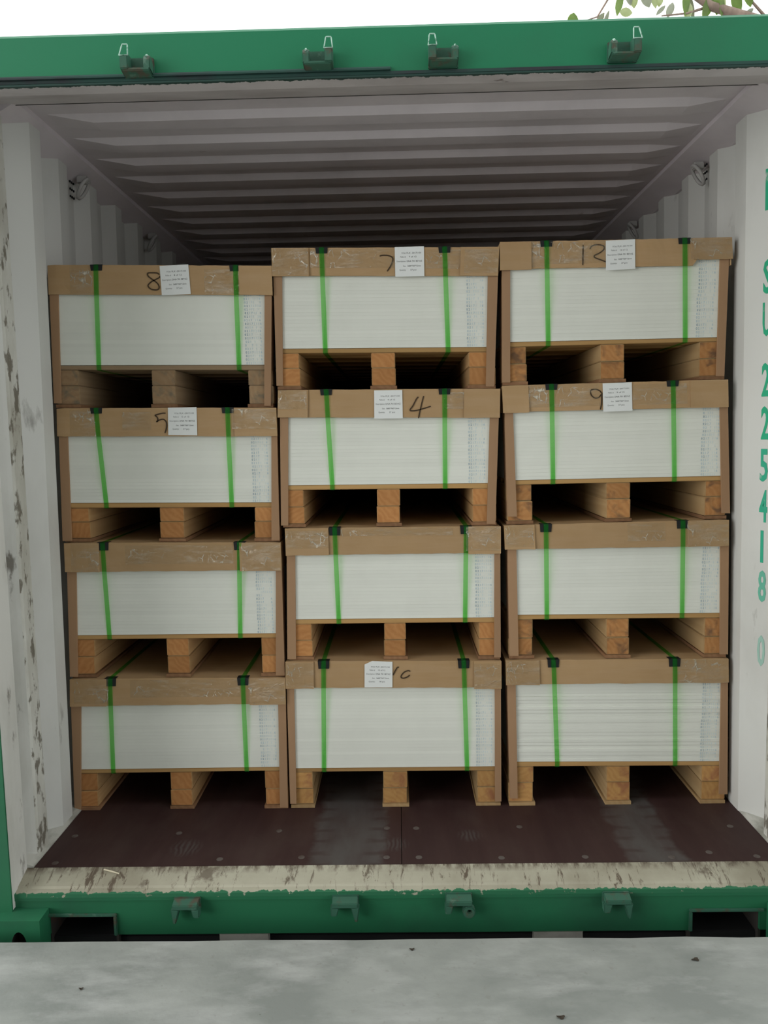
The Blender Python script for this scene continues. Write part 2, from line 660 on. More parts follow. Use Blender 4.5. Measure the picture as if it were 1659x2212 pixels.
g.add(v, f)
ceiling = structure(g.out('ceiling', mat_ceiling), 'grey ribbed steel roof panel seen from below inside the container', 'ceiling')

# roof side rails with their slanted inner plate, and the lashing rings under them
rails = {}
for nm, side, poly in (('trim_1', -1, [(-1.132, 2.334), (-1.215, 2.288), (-1.27, 2.288), (-1.27, 2.40), (-1.132, 2.362)]),
                       ('trim_2', 1, [(1.060, 2.334), (1.060, 2.362), (1.23, 2.40), (1.23, 2.298), (1.165, 2.298)])):
    g = Geo()
    g.prism(poly, 'y', 0.125, DEEP + 0.06)
    rails[side] = structure(g.out(nm, mat_ceiling), 'slanted roof rail along the ' + ('plain' if side < 0 else 'lettered') + ' corrugated wall', 'rail')
for side, ys in ((-1, (0.70, 1.53)), (1, (0.72, 1.52))):
    for y in ys:
        cxr = (-1.165 if side < 0 else 1.118)
        cz = 2.262
        pts = [(cxr + 0.020 * math.sin(a) * -side, y + 0.026 * math.cos(a), cz + 0.033 * math.sin(a) - 0.005) for a in [2 * math.pi * k / 14 for k in range(14)]]
        g = Geo()
        g.tube(pts, 0.0065, 8, True)
        g.out('lashing_ring', mat_ring, rails[side], smooth=True)
        g = Geo()
        g.box(cxr - 0.02, cxr + 0.02, y - 0.012, y + 0.012, cz + 0.012, cz + 0.040)
        g.out('ring_bracket', mat_ring, rails[side], bevel=0.004)

# vents: nine small punched holes, and a bolt, on each wall
for side, w_, y, z in ((-1, wall_left, 0.645, 2.235), (1, wall_right, 0.715, 2.262)):
    g = Geo()
    for i in range(3):
        for k in range(3):
            yy, zz = y + (i - 1) * 0.015 - (0.008 if side < 0 else 0), z + (k - 1) * 0.026
            xx = lean(side, zz) - side * 0.0012
            g.tube([(xx, yy, zz), (xx + side * 0.004, yy, zz)], 0.0042, 8)
    g.out('vent_hole', mat_hole, w_)['kind'] = 'stuff'

# ---------------------------------------------------------------- container: floor
g = Geo()
g.box(-1.17, 1.152, 0.0, DEEP, -0.06, -0.022)
floor = structure(g.out('floor', mat_tunnel), 'dark reddish plywood floor of the container under the pallets', 'floor')
for x0, x1 in ((-1.170, -0.0212), (-0.0188, 1.152)):
    for y0, y1 in ((0.002, 2.398), (2.402, 4.2), (4.204, DEEP)):
        g = Geo()
        g.box(x0, x1, y0, y1, -0.0215, 0.0)
        g.out('plywood_panel', mat_floor, floor)
for x, y in [(-0.595, 0.039), (-0.337, 0.046), (-0.77, 0.203), (-0.433, 0.212), (-1.113, 0.025), (-1.119, 0.191), (0.034, 0.039), (0.292, 0.032),
             (0.553, 0.033), (0.945, 0.053), (1.082, 0.027), (0.819, 0.026), (0.03, 0.221), (0.378, 0.223), (1.078, 0.213), (-0.068, 0.041), (-0.069, 0.223)]:
    g = Geo()
    g.tube([(x, y, -0.001), (x, y, 0.0006), (x, y, 0.0012)], [0.0105, 0.0105, 0.0085], 12)
    g.out('floor_screw', mat_steel, floor)
for nm, side, poly in (('trim_3', -1, [(-1.1705, -0.06), (-1.1705, 0.003), (-1.19, 0.010), (-1.265, 0.030), (-1.265, -0.06)]),
                       ('trim_4', 1, [(1.1525, -0.06), (1.225, -0.06), (1.225, 0.030), (1.165, 0.010), (1.1525, 0.003)])):
    g = Geo()
    g.prism(poly, 'y', 0.002, DEEP)
    structure(g.out(nm, mat_ledge), 'dirty pale ledge between floor and ' + ('plain' if side < 0 else 'lettered') + ' wall', 'ledge')

# ---------------------------------------------------------------- container: door posts
for nm, side, X, lab in (('trim_5', -1, 0.0, 'scuffed white door post with green outer face at the plain wall'),
                         ('trim_6', 1, -0.022, 'scuffed white door post with green outer face at the lettered wall')):
    poly = [(1.190, -0.099), (1.190, 0.0), (1.196, 0.004), (1.222, 0.010), (1.224, 0.050), (1.200, 0.060), (1.188, 0.066), (1.182, 0.074),
            (1.180, 0.130), (1.186, 0.140), (1.215, 0.149), (1.30, 0.149), (1.30, -0.099)]
    if side > 0:
        poly = [(1.190, -0.099), (1.190, 0.0), (1.196, 0.004), (1.222, 0.010), (1.224, 0.050), (1.200, 0.060), (1.188, 0.066), (1.184, 0.074),
                (1.182, 0.150), (1.186, 0.160), (1.215, 0.168), (1.30, 0.168), (1.30, -0.099)]
    g = Geo()
    g.prism([(side * (x + X), y) for x, y in poly], 'z', -0.075, 2.296)
    g.mi = [0, 0] + [1 if 6 <= i <= 9 else 0 for i in range(len(poly))]
    post = structure(g.out(nm, (mat_post, mat_scuff)), lab, 'post')
    g = Geo()
    g.box(*sorted((side * (1.190 + X), side * 1.36)), -0.106, -0.0995, -0.10, 2.30)
    g.box(*sorted((side * (1.302 + X), side * 1.36)), -0.0995, 0.16, -0.10, 2.30)
    g.out('outer_plate', mat_green, post)

# ---------------------------------------------------------------- header beam
header = thing('header_beam', 'bright green steel header beam across the top of the container doorway', 'beam', (0, 0, 2.285))
g = Geo()
g.prism([(-0.080, 2.292), (-0.080, 2.412), (-0.074, 2.420), (0.10, 2.440), (0.10, 2.40), (-0.03, 2.30)], 'x', -1.37, 1.35)
g.out('front_plate', mat_header_green, header)
g = Geo()
g.prism([(-0.084, 2.285), (-0.084, 2.291), (-0.03, 2.2995), (0.140, 2.352), (0.140, 2.331), (0.040, 2.3085), (0.036, 2.3045), (-0.020, 2.288)], 'x', -1.35, 1.33)
g.out('underside_lip', mat_lip, header)
g = Geo()
g.box(-1.15, 1.08, 0.1402, 0.1412, 2.3292, 2.350)
g.out('roof_seam', mat_seam, header)
g = Geo()
g.prism([(-0.094, 2.2985), (-0.094, 2.303), (-0.081, 2.312), (-0.081, 2.2985)], 'x', -1.35, -0.012)
g.out('rain_gutter', mat_gasket, header)
g = Geo()
g.prism([(-0.086, 2.290), (-0.086, 2.298), (-0.080, 2.3005), (-0.080, 2.290)], 'x', -1.35, 1.33)
g.out('gasket_strip', mat_gasket, header)


def header_keeper(x, side, z):
    """rod keeper: channel plate with one tall lug outlined in lit-edge colour (on 'side') and one low round lug"""
    g = Geo()
    g.box(x - 0.040, x + 0.040, -0.090, -0.080, z - 0.030, z + 0.022)
    g.prism([(-0.090, z - 0.030), (-0.122, z - 0.024), (-0.122, z - 0.016), (-0.090, z - 0.020)], 'x', x - 0.037, x + 0.037)
    k = g.out('cam_keeper', mat_keeper, header, bevel=0.002)
    xt, xl = x + side * 0.030, x - side * 0.030
    g = Geo()
    g.prism([(-0.090, z - 0.028), (-0.126, z - 0.020), (-0.126, z + 0.012), (-0.112, z + 0.022), (-0.090, z + 0.022)], 'x', xt - 0.0105, xt + 0.0105)
    g.out('lug', mat_keeper, k, bevel=0.002)
    g = Geo()
    y0, y1 = -0.124, -0.110
    g.tube([(xt - 0.0115, y0, z + 0.014), (xt - 0.0075, y1, z + 0.045), (xt - 0.006, y1, z + 0.048), (xt + 0.006, y1, z + 0.048), (xt + 0.0075, y1, z + 0.045),
            (xt + 0.0115, y0, z + 0.014)], 0.0019, 6, True)
    g.out('lit_edge_outline', mat_lit_edge, k, smooth=True)  # bars trace the lug's lit edge, its light put into the colour
    g = Geo()
    pts = [(-0.090, z - 0.026), (-0.122, z - 0.020)] + [(-0.109 - 0.013 * math.cos(a), z + 0.004 + 0.013 * math.sin(a)) for a in [math.pi * i / 6 for i in range(7)]] + [(-0.090, z + 0.004)]
    g.prism(pts, 'x', xl - 0.009, xl + 0.009)
    g.out('lug', mat_keeper, k, bevel=0.002)
    g = Geo()
    g.tube([(xl, -0.109 - 0.0135 * math.cos(a), z + 0.004 + 0.0135 * math.sin(a)) for a in [0.5 + 1.8 * i / 6 for i in range(7)]], 0.003, 6)
    g.out('lit_rim', mat_lit_edge, k, smooth=True)  # pale bar paints the light caught along the rim


for x, side, z in ((-0.690, -1, 2.326), (-0.205, 1, 2.330), (0.130, -1, 2.330), (0.608, 1, 2.332)):
    header_keeper(x, side, z)

# ---------------------------------------------------------------- sill beam
sill = thing('sill_beam', 'darker green steel sill beam with cream scuffed threshold at the container floor edge', 'beam', (0, 0, -0.17))
g = Geo()
g.prism([(0.001, -0.0005), (-0.062, -0.024), (-0.067, -0.029), (-0.088, -0.034), (-0.088, -0.046), (0.001, -0.046)], 'x', -1.30, 1.28)
g.out('threshold', mat_sill, sill)
g = Geo()
FZ = -0.105
for x0, x1, z0, z1 in ((-1.30, 1.28, FZ, -0.046), (-1.13, -1.090, -0.166, FZ), (-0.892, 0.842, -0.166, FZ), (1.043, 1.28, -0.166, FZ)):
    g.box(x0, x1, -0.085, -0.075, z0, z1)
g.box(-1.30, 1.28, -0.0875, -0.082, -0.056, -0.046)
g.out('front_plate', mat_green, sill)
for x0, x1 in ((-1.090, -0.892), (0.842, 1.043)):
    g = Geo()
    for a, b, c, d in ((x0 - 0.008, x0, -0.30, FZ), (x1, x1 + 0.008, -0.30, FZ), (x0 - 0.008, x1 + 0.008, FZ, FZ + 0.008), (x0 - 0.008, x1 + 0.008, -0.308, -0.30)):
        g.box(a, b, -0.074, 1.0, c, d)
    t = g.out('fork_pocket', mat_tunnel, sill)
    g = Geo()
    g.box(x0 - 0.010, x1 + 0.010, -0.093, -0.0855, FZ, FZ + 0.009)
    g.box(x1 if x0 < 0 else x0 - 0.010, x1 + 0.010 if x0 < 0 else x0, -0.093, -0.0855, -0.166, FZ)
    g.out('pocket_rim', mat_keeper, t, bevel=0.002)


def sill_keeper(x, z, kind):
    g = Geo()
    g.box(x - 0.040, x + 0.040, -0.096, -0.085, z - 0.020, z + 0.018)
    g.prism([(-0.096, z + 0.018), (-0.124, z + 0.010), (-0.124, z - 0.004), (-0.096, z - 0.006)], 'x', x - 0.038, x + 0.038)
    k = g.out('cam_keeper', mat_keeper, sill, bevel=0.002)
    for s in (-1, 1):
        long_ = (kind == 'left' and s < 0) or (kind == 'right' and s > 0)
        xl = x + s * 0.030
        g = Geo()
        if kind == 'eye' and s > 0:
            pts = [(x + 0.028 + 0.019 * math.cos(a), z - 0.026 + 0.019 * math.sin(a)) for a in [2 * math.pi * i / 16 for i in range(16)]]
            inn = [(x + 0.030 + 0.006 * math.cos(a), z - 0.022 + 0.004 * math.sin(a)) for a in [2 * math.pi * i / 16 for i in range(16)]]
            v = [(p[0], yy, p[1]) for yy in (-0.122, -0.100) for p in pts + inn]
            f = []
            for i in range(16):
                j = (i + 1) % 16
                f += [(i, j, 16 + j, 16 + i), (32 + i, 48 + i, 48 + j, 32 + j), (i, 32 + i, 32 + j, j), (16 + i, 16 + j, 48 + j, 48 + i)]
            g.add(v, f)
        else:
            ln = 0.048 if long_ else 0.030
            tip = 0.004 if long_ else 0.009
            g.quadbox([(xl - tip + s * 0.003, z - ln), (xl + tip + s * 0.003, z - ln), (xl + 0.013, z - 0.002), (xl - 0.013, z - 0.002)], -0.124, -0.098)
        g.out('lug', mat_keeper, k, bevel=0.0025)


for x, z, kind in ((-0.665, -0.062, 'left'), (-0.190, -0.060, 'right'), (0.148, -0.056, 'eye'), (0.614, -0.056, 'right')):
    sill_keeper(x, z, kind)


def casting(x0, x1, hx):
    """corner casting: block with an oval hole through its front"""
    y0, y1, z0, z1 = -0.150, -0.086, -0.30, -0.078
    cz, rx, rz = -0.165, 0.024, 0.052
    K = 24
    oval, rect = [], []
    for i in range(K):
        a = 2 * math.pi * i / K
        oval.append((hx + rx * math.cos(a), cz + rz * math.sin(a)))
        dx, dz = math.cos(a), math.sin(a)
        t = min(((x1 - hx) / dx if dx > 1e-6 else 9), ((x0 - hx) / dx if dx < -1e-6 else 9), ((z1 - cz) / dz if dz > 1e-6 else 9), ((z0 - cz) / dz if dz < -1e-6 else 9))
        rect.append((hx + dx * t, cz + dz * t))
    for cxn, czn in ((x0, z0), (x1, z0), (x0, z1), (x1, z1)):
        i = min(range(K), key=lambda k: (rect[k][0] - cxn) ** 2 + (rect[k][1] - czn) ** 2)
        rect[i] = (cxn, czn)
    v = [(x, y0, z) for x, z in rect] + [(x, y0, z) for x, z in oval] + [(x, y0 + 0.045, z) for x, z in oval] + [(x, y1, z) for x, z in rect]
    f = []
    for i in range(K):
        j = (i + 1) % K
        f += [(i, j, K + j, K + i), (K + i, K + j, 2 * K + j, 2 * K + i), (i, 3 * K + i, 3 * K + j, j)]
    f += [tuple(2 * K + i for i in range(K)), tuple(3 * K + i for i in range(K))]
    g = Geo()
    g.add(v, f, [1 if i % 3 == 1 and i < 3 * K else 0 for i in range(3 * K)] + [1, 0])
    g.out('corner_casting', (mat_green, mat_tunnel), sill)


casting(-1.36, -1.088, -1.152)
casting(1.062, 1.35, 1.19)

# stencilled characters, painted on the slanting strip of the lettered wall
for i, (ch, z, fade) in enumerate((('F', 2.062, 0), ('S', 1.796, 0), ('U', 1.664, 0), ('2', 1.475, 0), ('2', 1.338, 0), ('5', 1.202, 1), ('4', 1.070, 1), ('1', 0.937, 1), ('8', 0.806, 2), ('0', 0.590, 3))):
    if i == 0:
        mat_st = [M('stencil_green_%d' % k, c, 0.6, [((0.5, 0.52, 0.49), 30.0, lo, lo + 0.08, (1, 1, 0.4))]) for k, (c, lo) in enumerate((
            ((0.02, 0.36, 0.19), 0.66), ((0.03, 0.36, 0.22), 0.60), ((0.12, 0.40, 0.29), 0.66), ((0.30, 0.48, 0.41), 0.56)))]
    vv, ff, ww = text2d(ch, 0.022)
    xs_ = [p[0] for p in vv]
    zs_ = [p[1] for p in vv]
    hh = 0.106 if i else 0.125
    wd = (0.010 if ch == '1' else 0.027)
    yl = 0.2560 + (0.002 if z < 1.3 else 0) - (0.006 if ch == '1' else 0) - (0.003 if i == 0 else 0)
    v = []
    for off in (0.0012, 0.0004):
        for px, pz in vv:
            u = (px - min(xs_)) / max(max(xs_) - min(xs_), 1e-6)
            t = (pz - min(zs_)) / max(max(zs_) - min(zs_), 1e-6)
            yy = yl - u * wd
            zz = z - hh / 2 + t * hh
            v.append((lean(1, zz) + 0.036 - 0.058 * (yy - 0.2) / 0.12 - off, yy, zz))
    n_ = len(vv)
    f = list(ff) + [tuple(k + n_ for k in reversed(q)) for q in ff]
    o = pydata('stencil_character', v, f, mat_st[fade], wall_right)

# ---------------------------------------------------------------- dock, yard and the canopy over the dock
nx = 90
edge = [(-7 + 14 * i / nx, -0.2 + random.uniform(-0.004, 0.003)) for i in range(nx + 1)]
v, f = [], []
for x, y in edge:
    v += [(x, -9, -0.105), (x, y - 0.006, -0.105), (x, y, -0.111 + random.uniform(-0.002, 0.002)), (x, y, -1.35), (x, -9, -1.35)]
for i in range(nx):
    a, b = 5 * i, 5 * i + 5
    for k in range(5):
        f.append((a + k, b + k, b + (k + 1) % 5, a + (k + 1) % 5))
f += [(0, 1, 2, 3, 4), tuple(5 * nx + k for k in (4, 3, 2, 1, 0))]
g = Geo()
g.add(v, f)
structure(g.out('dock_floor', mat_concrete), 'grey stained concrete loading dock in front of the container', 'dock')
g = Geo()
g.box(-14, 14, -0.19, 22, -1.45, -1.352)
structure(g.out('yard_ground', mat_concrete), 'concrete yard ground below and behind the container', 'ground')
mat_building = M('dock_building_paint', (0.42, 0.42, 0.40), 0.8, [((0.34, 0.34, 0.32), 1.0, 0.4, 0.7, (1, 1, 1))])
g = Geo()
g.box(-7, 7, -9.2, -9.0, -1.35, 4.6)
structure(g.out('wall_dock', mat_building), 'plain grey wall of the loading dock building behind the viewer', 'wall')
g = Geo()
g.box(-7, 7, -9.0, -1.6, 4.4, 4.6)
structure(g.out('roof_canopy', mat_building), 'flat canopy roof over the loading dock', 'roof')

# ---------------------------------------------------------------- pallet loads
Y0 = 0.375      # front face of the stacks
YB = 4.055      # their far end: sheets 3.68 m long
mat_sheet = M('white_board_sheet', (0.735, 0.75, 0.69), 0.5, [((0.675, 0.69, 0.63), 6.0, 0.45, 0.7, (1, 1, 1), 0.5)], None, 0.3, 0, 0.025)
mat_card = M('brown_cardboard', (0.42, 0.275, 0.142), 0.75, [
    ((0.365, 0.235, 0.118), 2.5, 0.40, 0.65, (1, 1, 1), 0.8),
    ((0.45, 0.31, 0.185), 50.0, 0.40, 0.75, (0.10, 1, 1), 0.5)], (120, 0.10, (0.2, 1, 1)), 0.2, 0, 0.06)
mat_board = M('corner_board_card', (0.36, 0.22, 0.125), 0.7, [((0.31, 0.185, 0.104), 4.0, 0.4, 0.7, (1, 1, 0.4), 0.7)], None, 0.2, 0, 0.05)
mat_black = M('black_plastic', (0.012, 0.013, 0.014), 0.45)
mat_paper = M('label_paper', (0.74, 0.76, 0.75), 0.6)
mat_print = M('printed_grey_ink', (0.07, 0.075, 0.075), 0.7)
mat_print_pale = M('printed_pale_ink', (0.22, 0.23, 0.23), 0.7)
mat_marker = M('marker_ink', (0.055, 0.033, 0.016), 0.6)
ink_mats = [M('stamp_ink_strong', (0.24, 0.36, 0.45), 0.7), M('stamp_ink_mid', (0.42, 0.56, 0.64), 0.7), M('stamp_ink_faint', (0.55, 0.68, 0.73), 0.7)]
OR_E = wood('orange_end_grain', (0.52, 0.26, 0.098), (0.36, 0.15, 0.05), None, True)
OR_S = wood('tan_timber_side', (0.48, 0.31, 0.15), (0.37, 0.21, 0.09))
PA_E = wood('pale_end_grain', (0.53, 0.31, 0.115), (0.40, 0.20, 0.068), (0.28, 0.11, 0.06), True)
PA_S = wood('pale_timber_side', (0.44, 0.31, 0.16), (0.34, 0.21, 0.095))
GR_E = wood('mouldy_end_grain', (0.34, 0.235, 0.135), (0.25, 0.15, 0.08), (0.13, 0.12, 0.09), True)
GR_S = wood('greyed_timber_side', (0.33, 0.235, 0.14), (0.24, 0.16, 0.09))
ST_E = wood('stained_end_grain', (0.50, 0.26, 0.10), (0.35, 0.15, 0.052), (0.10, 0.065, 0.045), True)
DECK = wood('yellow_deck_board', (0.46, 0.29, 0.12), (0.37, 0.21, 0.08), None, False, (0.06, 1, 1))
DECKG = wood('grey_deck_board', (0.37, 0.27, 0.17), (0.28, 0.19, 0.11), None, False, (0.06, 1, 1))
SKID = wood('thin_skid_board', (0.30, 0.17, 0.09), (0.20, 0.10, 0.05))


def strap_material():
    m, n, l, p = new_mat('green_strapping_tape')
    p.inputs['Base Color'].default_value = (0.03, 0.38, 0.08, 1)
    p.inputs['Roughness'].default_value = 0.35
    t = n.new('ShaderNodeBsdfTransparent')
    t.inputs['Color'].default_value = (0.67, 0.935, 0.60, 1)
    mx = n.new('ShaderNodeMixShader')
    mx.inputs[0].default_value = 0.12
    l.new(t.outputs[0], mx.inputs[1])
    l.new(p.outputs[0], mx.inputs[2])
    l.new(mx.outputs[0], n['Material Output'].inputs['Surface'])
    return m


def tape_material():
    """clear packing tape: mostly see-through, glossy and crinkled, with glints put in along the creases"""
    m, n, l, p = new_mat('clear_packing_tape')
    p.inputs['Base Color'].default_value = (0.62, 0.52, 0.36, 1)
    p.inputs['Roughness'].default_value = 0.16
    p.inputs['Specular IOR Level'].default_value = 0.9
    t = n.new('ShaderNodeBsdfTransparent')
    t.inputs['Color'].default_value = (0.975, 0.965, 0.94, 1)
    mx = n.new('ShaderNodeMixShader')
    mx.inputs[0].default_value = 0.045
    l.new(t.outputs[0], mx.inputs[1])
    l.new(p.outputs[0], mx.inputs[2])
    g = n.new('ShaderNodeBsdfGlossy')
    g.inputs['Roughness'].default_value = 0.30
    g.inputs['Color'].default_value = (1, 0.96, 0.86, 1)
    mx2 = n.new('ShaderNodeMixShader')
    # crease glints put in as thin lines of pale gloss, gathered in patches
    vo = n.new('ShaderNodeTexVoronoi')
    vo.feature = 'DISTANCE_TO_EDGE'
    vo.inputs['Scale'].default_value = 42
    wob = n.new('ShaderNodeVectorMath')
    wob.operation = 'MULTIPLY_ADD'
    nz = n.new('ShaderNodeTexNoise')
    nz.inputs['Scale'].default_value = 9
    l.new(coords(n, l), nz.inputs['Vector'])
    l.new(nz.outputs['Color'], wob.inputs[0])
    wob.inputs[1].default_value = (0.06, 0.06, 0.06)
    l.new(coords(n, l, (1.1, 1, 0.55)), wob.inputs[2])
    l.new(wob.outputs[0], vo.inputs['Vector'])
    line = n.new('ShaderNodeMapRange')
    line.inputs['From Min'].default_value = 0.06
    line.inputs['From Max'].default_value = 0.015
    l.new(vo.outputs['Distance'], line.inputs['Value'])
    patch = noise_mask(n, l, 20.0, 0.54, 0.66, (0.8, 1, 1.2))
    haze = math_node(n, l, 'MULTIPLY', noise_mask(n, l, 30.0, 0.50, 0.75, (0.35, 1, 1.6), 5), 0.16)
    f = math_node(n, l, 'MULTIPLY', math_node(n, l, 'MULTIPLY', line.outputs['Result'], patch), 0.62)
    l.new(math_node(n, l, 'ADD', math_node(n, l, 'ADD', f, haze), 0.02, True), mx2.inputs[0])
    l.new(mx.outputs[0], mx2.inputs[1])
    l.new(g.outputs[0], mx2.inputs[2])
    b = n.new('ShaderNodeBump')
    b.inputs['Strength'].default_value = 0.9
    b.inputs['Distance'].default_value = 0.006
    l.new(noise_mask(n, l, 34.0, 0.2, 0.8, (0.5, 1, 1.0), 6, 0.6, 1.2), b.inputs['Height'])
    l.new(b.outputs['Normal'], g.inputs['Normal'])
    l.new(b.outputs['Normal'], p.inputs['Normal'])
    l.new(mx2.outputs[0], n['Material Output'].inputs['Surface'])
    return m


mat_strap = strap_material()
mat_tape = tape_material()

